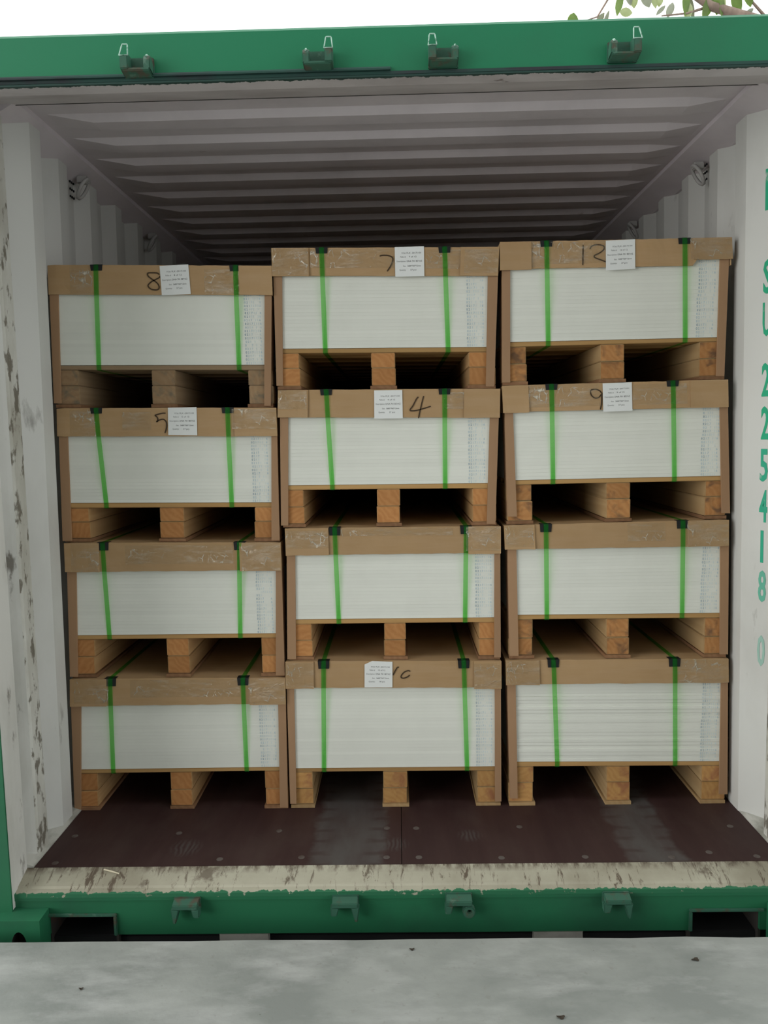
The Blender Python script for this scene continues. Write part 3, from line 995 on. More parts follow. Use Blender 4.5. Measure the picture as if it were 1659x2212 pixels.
# measured front outlines, metres: cap TL TR BL BR; corner boards outer-top inner-top inner-bottom outer-bottom (left), inner-top outer-top outer-bottom inner-bottom (right)
CRATES = {
 '8':{'cap':[[-1.1699,1.9109],[-0.4177,1.8911],[-1.1719,1.8137],[-0.4184,1.7954]],'pl':[[-1.1713,1.8151],[-1.1422,1.8145],[-1.1542,1.4518],[-1.1785,1.4523]],'pr':[[-0.4465,1.7974],[-0.4186,1.7968],[-0.4382,1.4288],[-0.4603,1.4293]],'sheet':[[-1.1499,1.5802],[-0.454,1.5672]],'deck':[1.565,1.5506],'bear':[[-1.1506,-1.0937],[-0.8424,-0.7611],[-0.5134,-0.458]],'split':1.504,'strap':[[-1.0051,1.9063,-1.0193,1.5623],[-0.5392,1.8956,-0.5421,1.5524]],'label':[[-0.7924,1.8979],[-0.6963,1.9006],[-0.692,1.8043],[-0.7894,1.8015]],'ink':[[[-0.7952,1.8705],[-0.8021,1.8751],[-0.8162,1.8764],[-0.8303,1.8762],[-0.8341,1.8729],[-0.831,1.864],[-0.8148,1.8518],[-0.8027,1.8417],[-0.7976,1.8313],[-0.7995,1.823],[-0.8088,1.8202],[-0.8229,1.8225],[-0.8326,1.8301],[-0.8333,1.8375],[-0.8227,1.8471],[-0.8071,1.8546],[-0.7957,1.8602],[-0.7939,1.8651]]]},
 '7':{'cap':[[-0.4181,1.9477],[0.3355,1.9345],[-0.4172,1.8573],[0.331,1.8403]],'pl':[[-0.4148,1.8588],[-0.386,1.8581],[-0.3948,1.4953],[-0.4235,1.4959]],'pr':[[0.2995,1.8426],[0.3331,1.8418],[0.3191,1.4782],[0.2907,1.4788]],'sheet':[[-0.3907,1.6195],[0.293,1.611]],'deck':[1.6045,1.5955],'bear':[[-0.3928,-0.3381],[-0.0949,-0.0135],[0.2343,0.2926]],'split':1.5496,'strap':[[-0.2509,1.9442,-0.2485,1.6015],[0.1562,1.9381,0.1649,1.5967]],'label':[[-0.0084,1.9406],[0.0883,1.9408],[0.0884,1.8445],[-0.0081,1.8448]],'ink':[[[-0.0589,1.9132],[-0.0478,1.9153],[-0.0329,1.9145],[-0.0204,1.9103],[-0.0151,1.9034],[-0.0173,1.8923],[-0.0245,1.8778],[-0.0348,1.8634]]]},
 '12':{'cap':[[0.3314,1.9498],[1.0964,1.9468],[0.3365,1.8618],[1.101,1.8718]],'pl':[[0.3459,1.8633],[0.3736,1.8626],[0.3724,1.4904],[0.346,1.491]],'pr':[[1.0643,1.8743],[1.0934,1.8737],[1.0876,1.4968],[1.0608,1.4974]],'sheet':[[0.374,1.6252],[1.0607,1.6265]],'deck':[1.6098,1.6133],'bear':[[0.3738,0.4276],[0.6751,0.7561],[1.0058,1.0626]],'split':1.552,'strap':[[0.4916,1.9426,0.5004,1.6071],[0.9437,1.9481,0.9566,1.6139]],'label':[[0.6862,1.9448],[0.782,1.9474],[0.7838,1.8524],[0.6876,1.8492]],'ink':[[[0.6123,1.9331],[0.612,1.8994],[0.6116,1.8682]],[[0.6344,1.9192],[0.6398,1.9282],[0.6551,1.9327],[0.6716,1.9312],[0.6815,1.9256],[0.6783,1.915],[0.6635,1.9046],[0.6499,1.8985],[0.651,1.892],[0.6665,1.8852],[0.6885,1.8772]]]},
 '5':{'cap':[[-1.1683,1.4355],[-0.4141,1.423],[-1.1721,1.3394],[-0.4137,1.3263]],'pl':[[-1.1689,1.3394],[-1.1387,1.3388],[-1.1463,0.9754],[-1.178,0.9759]],'pr':[[-0.4397,1.3268],[-0.4123,1.3263],[-0.4231,0.9667],[-0.4513,0.9672]],'sheet':[[-1.1435,1.1105],[-0.4468,1.0996]],'deck':[1.0927,1.084],'bear':[[-1.144,-1.0846],[-0.8378,-0.754],[-0.5072,-0.4508]],'split':1.0348,'strap':[[-1.0323,1.4341,-1.0201,1.0926],[-0.584,1.4266,-0.5853,1.089]],'label':[[-0.7868,1.4293],[-0.6891,1.4293],[-0.6907,1.3342],[-0.7896,1.3372]],'ink':[[[-0.7953,1.4112],[-0.8082,1.4109],[-0.8239,1.4072],[-0.8322,1.4048]],[[-0.8322,1.4048],[-0.8243,1.397],[-0.8232,1.3888],[-0.8282,1.3818]],[[-0.8282,1.3818],[-0.817,1.3887],[-0.804,1.3905],[-0.7952,1.3822],[-0.7937,1.3694],[-0.7964,1.3557],[-0.8011,1.344]]]},
 '4':{'cap':[[-0.4094,1.4815],[0.3368,1.4713],[-0.414,1.3889],[0.3349,1.3741]],'pl':[[-0.4085,1.389],[-0.3802,1.3884],[-0.392,1.0191],[-0.4196,1.0196]],'pr':[[0.3033,1.3749],[0.3334,1.3743],[0.3203,1.0119],[0.2908,1.0125]],'sheet':[[-0.3876,1.1572],[0.2953,1.1525]],'deck':[1.1416,1.1354],'bear':[[-0.3888,-0.3368],[-0.0841,-0.0048],[0.2432,0.2912]],'split':1.079,'strap':[[-0.2482,1.4797,-0.2366,1.1415],[0.1508,1.4741,0.15,1.1381]],'label':[[-0.086,1.4732],[0.0086,1.4728],[0.009,1.3779],[-0.0874,1.3783]],'ink':[[[0.0625,1.4485],[0.0558,1.4416],[0.0443,1.4202],[0.0349,1.4078],[0.0364,1.4027],[0.0542,1.4033],[0.0797,1.4094],[0.1042,1.4165]],[[0.0803,1.4512],[0.0739,1.4272],[0.0669,1.3996],[0.0619,1.3769]]]},
 '9':{'cap':[[0.3449,1.4805],[1.0951,1.4862],[0.3484,1.3916],[1.099,1.3945]],'pl':[[0.3535,1.3917],[0.3817,1.3911],[0.3939,1.0362],[0.3624,1.0367]],'pr':[[1.0755,1.3953],[1.1023,1.3947],[1.1179,1.0349],[1.0901,1.0354]],'sheet':[[0.3913,1.1608],[1.0854,1.1629]],'deck':[1.1454,1.1469],'bear':[[0.394,0.4453],[0.6988,0.7812],[1.0364,1.0891]],'split':1.0883,'strap':[[0.509,1.4793,0.5176,1.1442],[0.9133,1.4849,0.9288,1.147]],'label':[[0.6798,1.4806],[0.7768,1.483],[0.7802,1.3879],[0.6829,1.3859]],'ink':[[[0.6767,1.449],[0.67,1.4569],[0.656,1.4616],[0.6431,1.4602],[0.6398,1.4542],[0.6433,1.4419],[0.6545,1.4328],[0.6673,1.4347],[0.6756,1.4446]],[[0.6778,1.4501],[0.6774,1.4334],[0.677,1.4139],[0.6733,1.3945]]]},
 '31':{'cap':[[-1.1686,0.9732],[-0.4071,0.963],[-1.1705,0.8701],[-0.4048,0.8658]],'pl':[[-1.169,0.8686],[-1.1372,0.8681],[-1.1537,0.4947],[-1.1815,0.4951]],'pr':[[-0.4397,0.8649],[-0.4109,0.8644],[-0.4209,0.4872],[-0.4523,0.4877]],'sheet':[[-1.1466,0.6426],[-0.4473,0.6394]],'deck':[0.6274,0.6237],'bear':[[-1.148,-1.0913],[-0.8364,-0.7579],[-0.5008,-0.4501]],'split':0.5592,'strap':[[-1.0354,0.9699,-1.0346,0.6257],[-0.5613,0.9656,-0.5731,0.6256]]},
 '32':{'cap':[[-0.4016,1.011],[0.3441,1.0061],[-0.4009,0.9168],[0.3426,0.9125]],'pl':[[-0.4004,0.9156],[-0.3711,0.9151],[-0.3798,0.545],[-0.41,0.5455]],'pr':[[0.3168,0.9117],[0.3437,0.9113],[0.3432,0.543],[0.3138,0.5434]],'sheet':[[-0.3754,0.6877],[0.3145,0.6843]],'deck':[0.671,0.6677],'bear':[[-0.3771,-0.3223],[-0.0682,0.0072],[0.2624,0.3141]],'split':0.6089,'strap':[[-0.2314,1.0125,-0.2265,0.6715],[0.2191,1.0084,0.2139,0.6692]]},
 '33':{'cap':[[0.3497,1.0078],[1.1094,1.0147],[0.3523,0.9239],[1.1116,0.9238]],'pl':[[0.362,0.9225],[0.3919,0.922],[0.3985,0.5472],[0.3676,0.5477]],'pr':[[1.0883,0.923],[1.1167,0.9225],[1.1231,0.5427],[1.0954,0.5431]],'sheet':[[0.3977,0.6918],[1.0938,0.6882]],'deck':[0.6753,0.6717],'bear':[[0.4004,0.4492],[0.7043,0.783],[1.0439,1.0958]],'split':0.6083,'strap':[[0.4911,1.016,0.4973,0.6737],[0.9556,1.0136,0.9636,0.6737]]},
 '41':{'cap':[[-1.1774,0.4891],[-0.4182,0.4841],[-1.1828,0.3896],[-0.4201,0.3897]],'pl':[[-1.1841,0.3868],[-1.1489,0.3863],[-1.1711,-0.0111],[-1.2046,-0.0108]],'pr':[[-0.4474,0.3872],[-0.4186,0.3868],[-0.4248,-0.0017],[-0.4535,-0.0013]],'sheet':[[-1.161,0.1515],[-0.4523,0.153]],'deck':[0.1364,0.1385],'bear':[[-1.1655,-1.1079],[-0.8456,-0.7679],[-0.5056,-0.4524]],'split':0.0703,'strap':[[-1.0357,0.4828,-1.0479,0.1368],[-0.5672,0.4893,-0.5691,0.141]]},
 '10':{'cap':[[-0.4145,0.5423],[0.3453,0.5341],[-0.4187,0.4455],[0.3433,0.4372]],'pl':[[-0.4155,0.4427],[-0.3896,0.4424],[-0.3943,0.0176],[-0.4224,0.0179]],'pr':[[0.3154,0.4349],[0.3427,0.4346],[0.341,0.0182],[0.3138,0.0185]],'sheet':[[-0.3931,0.1468],[0.3139,0.1458]],'deck':[0.1329,0.1303],'bear':[[-0.3926,-0.3339],[-0.0825,0.0038],[0.2513,0.314]],'split':0.0695,'strap':[[-0.2821,0.5352,-0.2925,0.134],[0.2067,0.5338,0.2158,0.1326]],'label':[[-0.1387,0.5395],[-0.0416,0.5353],[-0.0433,0.4439],[-0.1408,0.4452]],'ink':[[[-0.019,0.5154],[-0.0251,0.5144],[-0.0341,0.4999],[-0.0409,0.4866]],[[0.0206,0.5003],[0.0119,0.5026],[-0.0013,0.4972],[-0.0113,0.4861],[-0.0115,0.4783],[-0.0028,0.4759],[0.0093,0.4802],[0.0182,0.4869]]]},
 '43':{'cap':[[0.3537,0.5353],[1.123,0.5301],[0.3545,0.4484],[1.1263,0.4436]],'pl':[[0.3591,0.4457],[0.3883,0.4453],[0.3944,0.029],[0.3677,0.0293]],'pr':[[1.1025,0.4414],[1.1256,0.441],[1.1338,0.0362],[1.1044,0.0365]],'sheet':[[0.3947,0.1607],[1.1051,0.1546]],'deck':[0.1435,0.1393],'bear':[[0.3957,0.452],[0.7091,0.7916],[1.0435,1.1052]],'split':0.0812,'strap':[[0.5179,0.5365,0.5347,0.1449],[0.9368,0.5305,0.9495,0.143]]},
}

# extra detail: wood, torn corner flaps (width, droop), packing tape patches (u0, u1, v0, v1 on the cap front), sheet unevenness
G_ = (GR_E, GR_S)
O_ = (OR_E, OR_S)
P_ = (PA_E, PA_S)
T_ = (ST_E, PA_S)
EXTRA = {
    '8': (G_, (0, 0), (0.145, 0.001), [(0.10, 0.20, 0.0, 1.0), (0.70, 1.0, 0.14, 0.97)]),
    '7': (O_, (0.163, 0.002), (0.167, 0.0), [(0.0, 0.16, 0.0, 0.98), (0.17, 0.56, 0.05, 0.72), (0.68, 0.84, 0.1, 0.75), (0.85, 1.0, 0.1, 0.9)]),
    '12': (T_, (0.135, 0.004), (0.165, -0.018), [(0.0, 0.20, 0.0, 0.95), (0.205, 0.46, 0.05, 0.85), (0.82, 1.0, 0.05, 1.0)]),
    '5': (O_, (0, 0), (0.19, 0.0), [(0.06, 0.18, 0.05, 1.0), (0.30, 0.43, 0.15, 0.78), (0.80, 1.0, 0.05, 0.75)]),
    '4': (O_, (0.135, 0.0), (0.16, 0.001), [(0.0, 0.13, 0.02, 0.7), (0.75, 1.0, 0.12, 0.70)]),
    '9': (T_, (0.115, 0.003), (0.165, 0.001), [(0.0, 0.43, 0.0, 0.85), (0.58, 0.82, 0.1, 0.85)]),
    '31': (O_, (0.16, 0.0), (0.19, 0.002), [(0.03, 0.16, 0.0, 1.0), (0.28, 0.78, 0.1, 0.75), (0.82, 1.0, 0.0, 1.0)]),
    '32': (O_, (0.20, 0.001), (0.15, 0.002), [(0.0, 0.20, 0.1, 0.75), (0.25, 0.78, 0.03, 0.32), (0.84, 1.0, 0.0, 0.9)]),
    '33': (T_, (0.135, 0.0), (0.18, 0.0), [(0.0, 0.13, 0.0, 0.9), (0.55, 0.72, 0.05, 0.75), (0.815, 1.0, 0.0, 1.0)]),
    '41': (O_, (0.17, 0.0), (0.165, 0.002), [(0.02, 0.18, 0.0, 0.9), (0.28, 0.79, 0.05, 0.7), (0.83, 1.0, 0.0, 1.0)]),
    '10': (P_, (0.13, 0.001), (0.125, 0.004), [(0.0, 0.13, 0.05, 0.95), (0.875, 1.0, 0.1, 1.0)]),
    '43': (P_, (0.15, 0.002), (0.0, 0.0), [(0.0, 0.15, 0.0, 1.0), (0.77, 1.0, 0.0, 1.0)]),
}
COLS = (('41', '31', '5', '8'), ('10', '32', '4', '7'), ('43', '33', '9', '12'))
LABELS = {
    '8': 'strapped pallet of white sheets marked eight, topmost beside the plain wall',
    '7': 'strapped pallet of white sheets marked seven, topmost of the middle stack',
    '12': 'strapped pallet of white sheets marked twelve, topmost beside the lettered wall',
    '5': 'strapped pallet of white sheets marked five, directly under the one marked eight',
    '4': 'strapped pallet of white sheets marked four, directly under the one marked seven',
    '9': 'strapped pallet of white sheets marked nine, directly under the one marked twelve',
    '31': 'unmarked strapped pallet of white sheets directly under the one marked five',
    '32': 'unmarked strapped pallet of white sheets directly under the one marked four',
    '33': 'unmarked strapped pallet of white sheets directly under the one marked nine',
    '41': 'unmarked strapped pallet of white sheets on the floor beside the plain wall',
    '10': 'strapped pallet of white sheets marked ten, on the floor in the middle stack',
    '43': 'unmarked strapped pallet with uneven white sheets on the floor beside the lettered wall',
}
GROUP = 'strapped pallets of white sheets stacked in the container'


def lerp(a, b, t):
    return a + (b - a) * t


def bil(q, u, v):
    """q: TL TR BR BL corners; u across, v down"""
    return (lerp(lerp(q[0][0], q[1][0], u), lerp(q[3][0], q[2][0], u), v),
            lerp(lerp(q[0][1], q[1][1], u), lerp(q[3][1], q[2][1], u), v))


def sheet_patch(name, q, u0, u1, v0, v1, y, th, nx, nz, rnd, mats, parent, wob=0.0, edge=0.0, lift=None):
    """thin slab over part of the quad q, with a slightly uneven surface and lower edge"""
    v, f = [], []
    n = (nx + 1) * (nz + 1)
    front, back = [], []
    for k in range(nz + 1):
        for i in range(nx + 1):
            u, w = lerp(u0, u1, i / nx), lerp(v0, v1, k / nz)
            x, z = bil(q, u, w)
            if k == nz:
                z += rnd.uniform(-edge, edge)
            yy = y - abs(rnd.gauss(0, wob)) - (lift(i / nx, k / nz) if lift else 0)
            front.append((x, yy - th, z))
            back.append((x, yy, z))
    v = front + back
    for k in range(nz):
        for i in range(nx):
            a = k * (nx + 1) + i
            f.append((a, a + nx + 1, a + nx + 2, a + 1))
            f.append((n + a, n + a + 1, n + a + nx + 2, n + a + nx + 1))
    rim = [i for i in range(nx + 1)] + [k * (nx + 1) + nx for k in range(1, nz + 1)] + [nz * (nx + 1) + i for i in range(nx - 1, -1, -1)] + [k * (nx + 1) for k in range(nz - 1, 0, -1)]
    for i in range(len(rim)):
        a, b = rim[i], rim[(i + 1) % len(rim)]
        f.append((a, b, n + b, n + a))
    g = Geo()
    g.add(v, f)
    return g.out(name, mats, parent)


def plane_at(a, b, x):
    return a[1] + (b[1] - a[1]) * (x - a[0]) / (b[0] - a[0])


def build_pallet(key, col, base, rnd):
    D = CRATES[key]
    (END, SIDE), lf, rf, tapes = EXTRA[key]
    TL, TR, BL, BR = [tuple(p) for p in D['cap']]
    # neighbours must not touch: hold each cap inside its own column
    x_lo, x_hi = ((-1.186, -0.4195), (-0.4165, 0.3365), (0.3395, 1.136))[col]
    TL, BL = (max(TL[0], x_lo), TL[1]), (max(BL[0], x_lo), BL[1])
    TR, BR = (min(TR[0], x_hi), TR[1]), (min(BR[0], x_hi), BR[1])
    if key == '12':
        BR = (BR[0], 1.8585)
    pl, pr = [list(p) for p in D['pl']], [list(p) for p in D['pr']]
    for p in pl + pr:
        p[0] = min(max(p[0], x_lo - 0.008 if col == 0 else x_lo), x_hi)
    zb = (lambda x: 0.0005) if base is None else (lambda x: plane_at(base[0], base[1], x) + 0.0012)
    t = thing('pallet_load', LABELS[key], 'pallet', (lerp(TL[0], TR[0], 0.5), Y0, zb(lerp(TL[0], TR[0], 0.5))), GROUP)
    dkL, dkR = D['deck']
    shL, shR = D['sheet']
    xl, xr = lerp(pl[0][0], pl[3][0], 0.5) + 0.006, lerp(pr[1][0], pr[2][0], 0.5) - 0.006
    dk = lambda x: plane_at((shL[0], dkL), (shR[0], dkR), x)
    sh = lambda x: plane_at(shL, shR, x)
    # bearers and skid boards
    mid_dk = dk((xl + xr) / 2)
    fr = min(max((D['split'] - zb(0)) / max(mid_dk - zb(0), 1e-3), 0.46), 0.58)
    for bi, (a, b) in enumerate(D['bear']):
        a2 = pl[2][0] - 0.040 if bi == 0 else a
        b2 = pr[3][0] + 0.040 if bi == 2 else b
        a2, b2 = max(a2, xl - 0.004), min(b2, xr + 0.004)
        zs = lambda x: zb(x) + 0.0115
        sp = lambda x: lerp(zb(x), dk(x), fr)
        e = 0.006 + rnd.uniform(0, 0.004)
        ej = [e if bi < 2 else (0.002), e if bi > 0 else 0.002]
        g = Geo()
        s0, s1 = (a2 - (0.004 if bi > 0 else 0), b2 + (0.005 if bi < 2 else 0))
        g.quadbox([(s0, zb(s0)), (s1, zb(s1)), (s1, zs(s1) - 0.0006), (s0, zs(s0) - 0.0006)], Y0 - rnd.uniform(0.0, 0.004), YB, 0)
        g.out('skid_board', SKID if END is not PA_E else SIDE, t)
        dx = rnd.uniform(-0.003, 0.003)
        g = Geo()
        g.quadbox([(a2 + dx, zs(a2)), (b2 + dx, zs(b2)), (b2 + dx, sp(b2)), (a2 + dx, sp(a2))], Y0 + rnd.uniform(0.001, 0.006), YB, 0, 1)
        g.out('bearer', (SIDE, END), t, bevel=0.0022)
        g = Geo()
        g.quadbox([(a2, sp(a2) + 0.0008), (b2, sp(b2) + 0.0008), (b2, dk(b2) - 0.0006), (a2, dk(a2) - 0.0006)], Y0 + rnd.uniform(0.001, 0.005), YB, 0, 1)
        g.out('bearer', (SIDE, END), t, bevel=0.0022)
    # deck boards
    yb = Y0 + 0.001
    for i in range(9):
        g = Geo()
        g.quadbox([(xl, dk(xl)), (xr, dk(xr)), (xr, sh(xr) - 0.0008), (xl, sh(xl) - 0.0008)], yb, yb + 0.095, 0)
        g.out('deck_board', DECKG if END is GR_E else DECK, t, bevel=0.0015)
        yb += 0.095 + (0.075 if i < 8 else 0)
    # sheets
    top = lambda x: plane_at(TL, TR, x) - 0.006
    n = round((top((xl + xr) / 2) - sh((xl + xr) / 2)) / 0.012)
    uneven = key == '43'
    s_x0, s_x1 = xl + 0.001, xr - 0.001
    for i in range(n):
        a, b = i / n, (i + 1) / n
        zl0, zl1 = lerp(sh(s_x0), top(s_x0), a) + 0.00003, lerp(sh(s_x0), top(s_x0), b) - 0.00003
        zr0, zr1 = lerp(sh(s_x1), top(s_x1), a) + 0.00003, lerp(sh(s_x1), top(s_x1), b) - 0.00003
        j = rnd.uniform(0, 0.0004)
        if uneven:
            j = 0.0014 + 0.0012 * math.sin(i * 1.9) + rnd.uniform(-0.0008, 0.0008) if i < n - 10 else rnd.uniform(0, 0.001)
        elif col == 2:
            j = rnd.uniform(0, 0.0005)
        g = Geo()
        g.chamfer_box([(s_x0, zl0), (s_x1, zr0), (s_x1, zr1), (s_x0, zl1)], Y0 + j, YB, rnd.choice((0.00008, 0.00012, 0.0002, 0.0003)) if not uneven else rnd.choice((0.0002, 0.0003, 0.0005, 0.0009)))
        g.out('sheet', mat_sheet, t)
    # date stamps printed on the sheet edges
    g = Geo()
    xs0 = shR[0] - 0.064
    for i in range(n):
        zz = lerp(sh(xs0), top(xs0), (i + 0.5) / n) - 0.0038
        strong = rnd.random()
        xx = xs0 + rnd.uniform(-0.0015, 0.0015) - (0.004 if i < n * 0.4 and col == 2 else 0)
        for k, ch in enumerate('02171116'):
            dens = (0.95, 0.95, 0.55, 0.45, 0.25, 0.22, 0.30, 0.45)[k] * (0.45 + 0.9 * strong)
            if rnd.random() > dens * 1.5 + 0.25:
                continue
            mi = 0 if (dens > 0.85 and rnd.random() < 0.6) else 1 if dens > 0.45 else 2
            vv, ff, ww = text2d(ch, 0.008)
            g.add([(xx + k * 0.0073 + px * 0.0098, Y0 - 0.0006, zz + pz * 0.0105) for px, pz in vv], ff, mi)
    st = pydata('date_stamp', g.v, g.f, ink_mats, t, mi=g.mi)
    st['label'] = 'faint blue date stamps printed on the sheet edges'
    # corner boards: L-section card, under the cap and down to the base
    for q, s in ((pl, -1), (pr, 1)):
        if s < 0:
            ot, it, ib, ob = q
        else:
            it, ot, ob, ib = q
        up = 0.085
        ot2 = (ot[0] - (ob[0] - ot[0]) * up / max(ot[1] - ob[1], 0.1), ot[1] + up)
        it2 = (it[0] - (ib[0] - it[0]) * up / max(it[1] - ib[1], 0.1), it[1] + up)
        lid = plane_at(TL, TR, ot[0]) - 0.008
        ot2, it2 = (min(max(ot2[0], x_lo), x_hi), min(ot2[1], lid)), (it2[0], min(it2[1], lid))
        zbot = zb(ob[0]) + 0.004
        zo, zi = max(ob[1], zbot), max(ib[1], zbot)
        g = Geo()
        y0, y1 = Y0 - 0.0065, Y0 - 0.0008
        fq = [(ob[0], zo), (ib[0], zi), it2, ot2]
        if s > 0:
            fq = [fq[1], fq[0], fq[3], fq[2]]
        g.quadbox(fq, y0, y1)
        w = 0.0048
        sq = [(ob[0], zo), (ob[0] + w, zo), (ot2[0] + w, ot2[1]), ot2] if s < 0 else [(ob[0] - w, zo), (ob[0], zo), ot2, (ot2[0] - w, ot2[1])]
        g.quadbox(sq, y1 - 0.0002, Y0 + 0.055)
        g.out('corner_board', mat_board, t)
    # cardboard cap: lid, front flap and side flaps; folded corner flaps in front
    cap = [TL, TR, BR, BL]
    yc = Y0 - 0.0085
    g = Geo()
    nx = 60 if key == '12' else 28
    v, f = [], []
    for k in range(4):
        for i in range(nx + 1):
            u = i / nx
            x, z = bil(cap, u, k / 3)
            if k == 3:
                z += rnd.uniform(-0.0011, 0.0011) + (0.019 if key == '12' and u > 0.84 else 0)
            if k == 0:
                z -= 0.0006 * abs(rnd.gauss(0, 1)) + (0.002 if i in (0, nx) else 0)
            v.append((x, yc - 0.0035 - (rnd.uniform(0, 0.0010) if 0 < i < nx else 0), z))
    for k in range(4):
        for i in range(nx + 1):
            x, z = bil(cap, i / nx, k / 3)
            z += 0.019 if key == '12' and k == 3 and i / nx > 0.84 else 0
            v.append((x, yc, z - (0.0036 if k == 0 else 0)))
    N = 4 * (nx + 1)
    for k in range(3):
        for i in range(nx):
            a = k * (nx + 1) + i
            f += [(a, a + nx + 1, a + nx + 2, a + 1), (N + a, N + a + 1, N + a + nx + 2, N + a + nx + 1)]
    for i in range(nx):
        a = 3 * (nx + 1) + i
        f.append((a, N + a, N + a + 1, a + 1))
    for k in range(3):
        for c_ in (0, nx):
            a = k * (nx + 1) + c_
            f.append((a, a + nx + 1, N + a + nx + 1, N + a))
    # lid: from the front crease back
    L0 = len(v)
    for i in range(nx + 1):
        x, z = bil(cap, i / nx, 0)
        v += [(x, YB + 0.01, z), (x, YB + 0.01, z - 0.0036)]
    for i in range(nx):
        f += [(i, i + 1, L0 + 2 * i + 2, L0 + 2 * i), (N + i, L0 + 2 * i + 1, L0 + 2 * i + 3, N + i + 1), (L0 + 2 * i, L0 + 2 * i + 2, L0 + 2 * i + 3, L0 + 2 * i + 1)]
    g.add(v, f)
    for a, b, s in ((TL, BL, 1), (TR, BR, -1)):
        q = [(b[0], b[1]), (b[0] + s * 0.0036, b[1]), (a[0] + s * 0.0036, a[1] - 0.002), (a[0], a[1] - 0.002)]
        if s < 0:
            q = [q[1], q[0], q[3], q[2]]
        g.quadbox(q, yc, YB + 0.01)
    capo = g.out('cardboard_cap', mat_card, t)
    H = TL[1] - BL[1]
    for (wd, dz), s in ((lf, -1), (rf, 1)):
        if not wd:
            continue
        q = [TL, TR, (BR[0], BR[1] - dz), (BL[0], BL[1] - dz)]
        if s < 0:
            sheet_patch('corner_flap', q, -0.0015, wd, 0.012, 1.0, yc - 0.0048, 0.003, 6, 3, rnd, mat_card, capo, 0.0004, 0.0008, lambda a, b: 0.0025 * max(0, a - 0.7) / 0.3 * b)
        else:
            sheet_patch('corner_flap', q, 1 - wd, 1.0015, 0.012, 1.0, yc - 0.0048, 0.003, 6, 3, rnd, mat_card, capo, 0.0004, 0.0008, lambda a, b: 0.0025 * max(0, 0.3 - a) / 0.3 * b)
    # packing tape
    for (u0, u1, v0, v1) in tapes:
        over = (lf[0] and u1 <= lf[0] + 0.06) or (rf[0] and u0 >= 1 - rf[0] - 0.06)
        q = cap if key != '12' or u0 < 0.5 else [TL, TR, (BR[0], BR[1] + 0.018), (BL[0], BL[1] + 0.018)]
        sheet_patch('packing_tape', q, max(u0, 0.002), min(u1, 0.998), max(v0, 0.012), min(v1, 0.995), yc - (0.0102 if over else 0.0052), 0.0003,
                    max(6, int((u1 - u0) * 60)), 8, rnd, mat_tape, t, 0.0007, 0.0006)
    # straps with their black edge guards
    for xt, zt, xb, zb_ in D['strap']:
        hw = 0.0079
        zt = plane_at(TL, TR, xt)
        zdk = dk(xb)
        zf = zt - H
        xf = lerp(xt, xb, H / max(zt - zdk, 0.1))
        low = key in ('31', '32', '33', '41', '10', '43')
        gh = 0.027 if low else 0.019
        g = Geo()
        gw0, gw1 = 0.0205, 0.0185
        g.quadbox([(xt - gw1, zt - gh), (xt + gw1, zt - gh), (xt + gw0, zt + 0.0006), (xt - gw0, zt + 0.0006)], yc - 0.0072, yc - 0.0047)
        g.quadbox([(xt - gw0, zt - 0.0001), (xt + gw0, zt - 0.0001), (xt + gw0, zt + 0.0009), (xt - gw0, zt + 0.0009)], yc - 0.0072, yc + 0.020)
        g.out('strap_guard', mat_black, t, bevel=0.0004)
        path = [(xb, YB, zdk - 0.0018), (xb, Y0 + 0.001, zdk - 0.0018), (xb, Y0 - 0.0012, zdk - 0.0006), (xb, Y0 - 0.0016, sh(xb)), (xf, yc - 0.0062, zf), (lerp(xt, xf, 0.3), yc - 0.0076, zt - gh),
                (xt, yc - 0.0082, zt - 0.004), (xt, yc - 0.0066, zt + 0.0011), (xt, yc + 0.02, zt + 0.0011), (xt, YB + 0.012, zt + 0.0005)]
        v, f = [], []
        for i, p in enumerate(path):
            a = Vector(path[max(i - 1, 0)])
            b = Vector(path[min(i + 1, len(path) - 1)])
            d = (b - a).normalized()
            nrm = d.cross(Vector((1, 0, 0))).normalized()
            for s in (-hw, hw):
                v.append(tuple(Vector(p) + Vector((s, 0, 0))))
            for s in (-hw, hw):
                v.append(tuple(Vector(p) + Vector((s, 0, 0)) - nrm * 0.0005))
        for i in range(len(path) - 1):
            a = 4 * i
            f += [(a, a + 1, a + 5, a + 4), (a + 2, a + 6, a + 7, a + 3), (a, a + 4, a + 6, a + 2), (a + 1, a + 3, a + 7, a + 5)]
        g = Geo()
        g.add(v, f)
        g.out('strap', mat_strap, t)
    # paper label with its print, and the number in marker
    if 'label' in D:
        q = [tuple(p) for p in D['label']]
        yl = yc - 0.0062
        g = Geo()
        if key == '10':
            pts = [bil(q, u, w) for u, w in ((0, 0.13), (0.27, -0.01), (1, 0.0), (1, 1), (0, 1))]
            g.prism(pts, 'y', yl - 0.0005, yl)
        else:
            g.quadbox([q[3], q[2], q[1], q[0]], yl - 0.0005, yl)
        lb = g.out('paper_label', mat_paper, t)
        lb['label'] = 'white printed paper label'
        num = key
        qty = '18 pcs' if key == '10' else '27 pcs'
        rows = ((0.21, 'P/O#:', 'FLX -20171101', 0.40, 0.90, 0.052), (0.336, 'Pallet #:', num + ' of 12', 0.47, 0.74, 0.052),
                (0.483, 'Description:', 'DNA 701 BEYAZ', 0.40, 0.93, 0.056), (0.644, 'Size:', '3680*760*12mm', 0.42, 0.88, 0.050), (0.776, 'Quantity:', qty, 0.52, 0.73, 0.052))
        g = Geo()
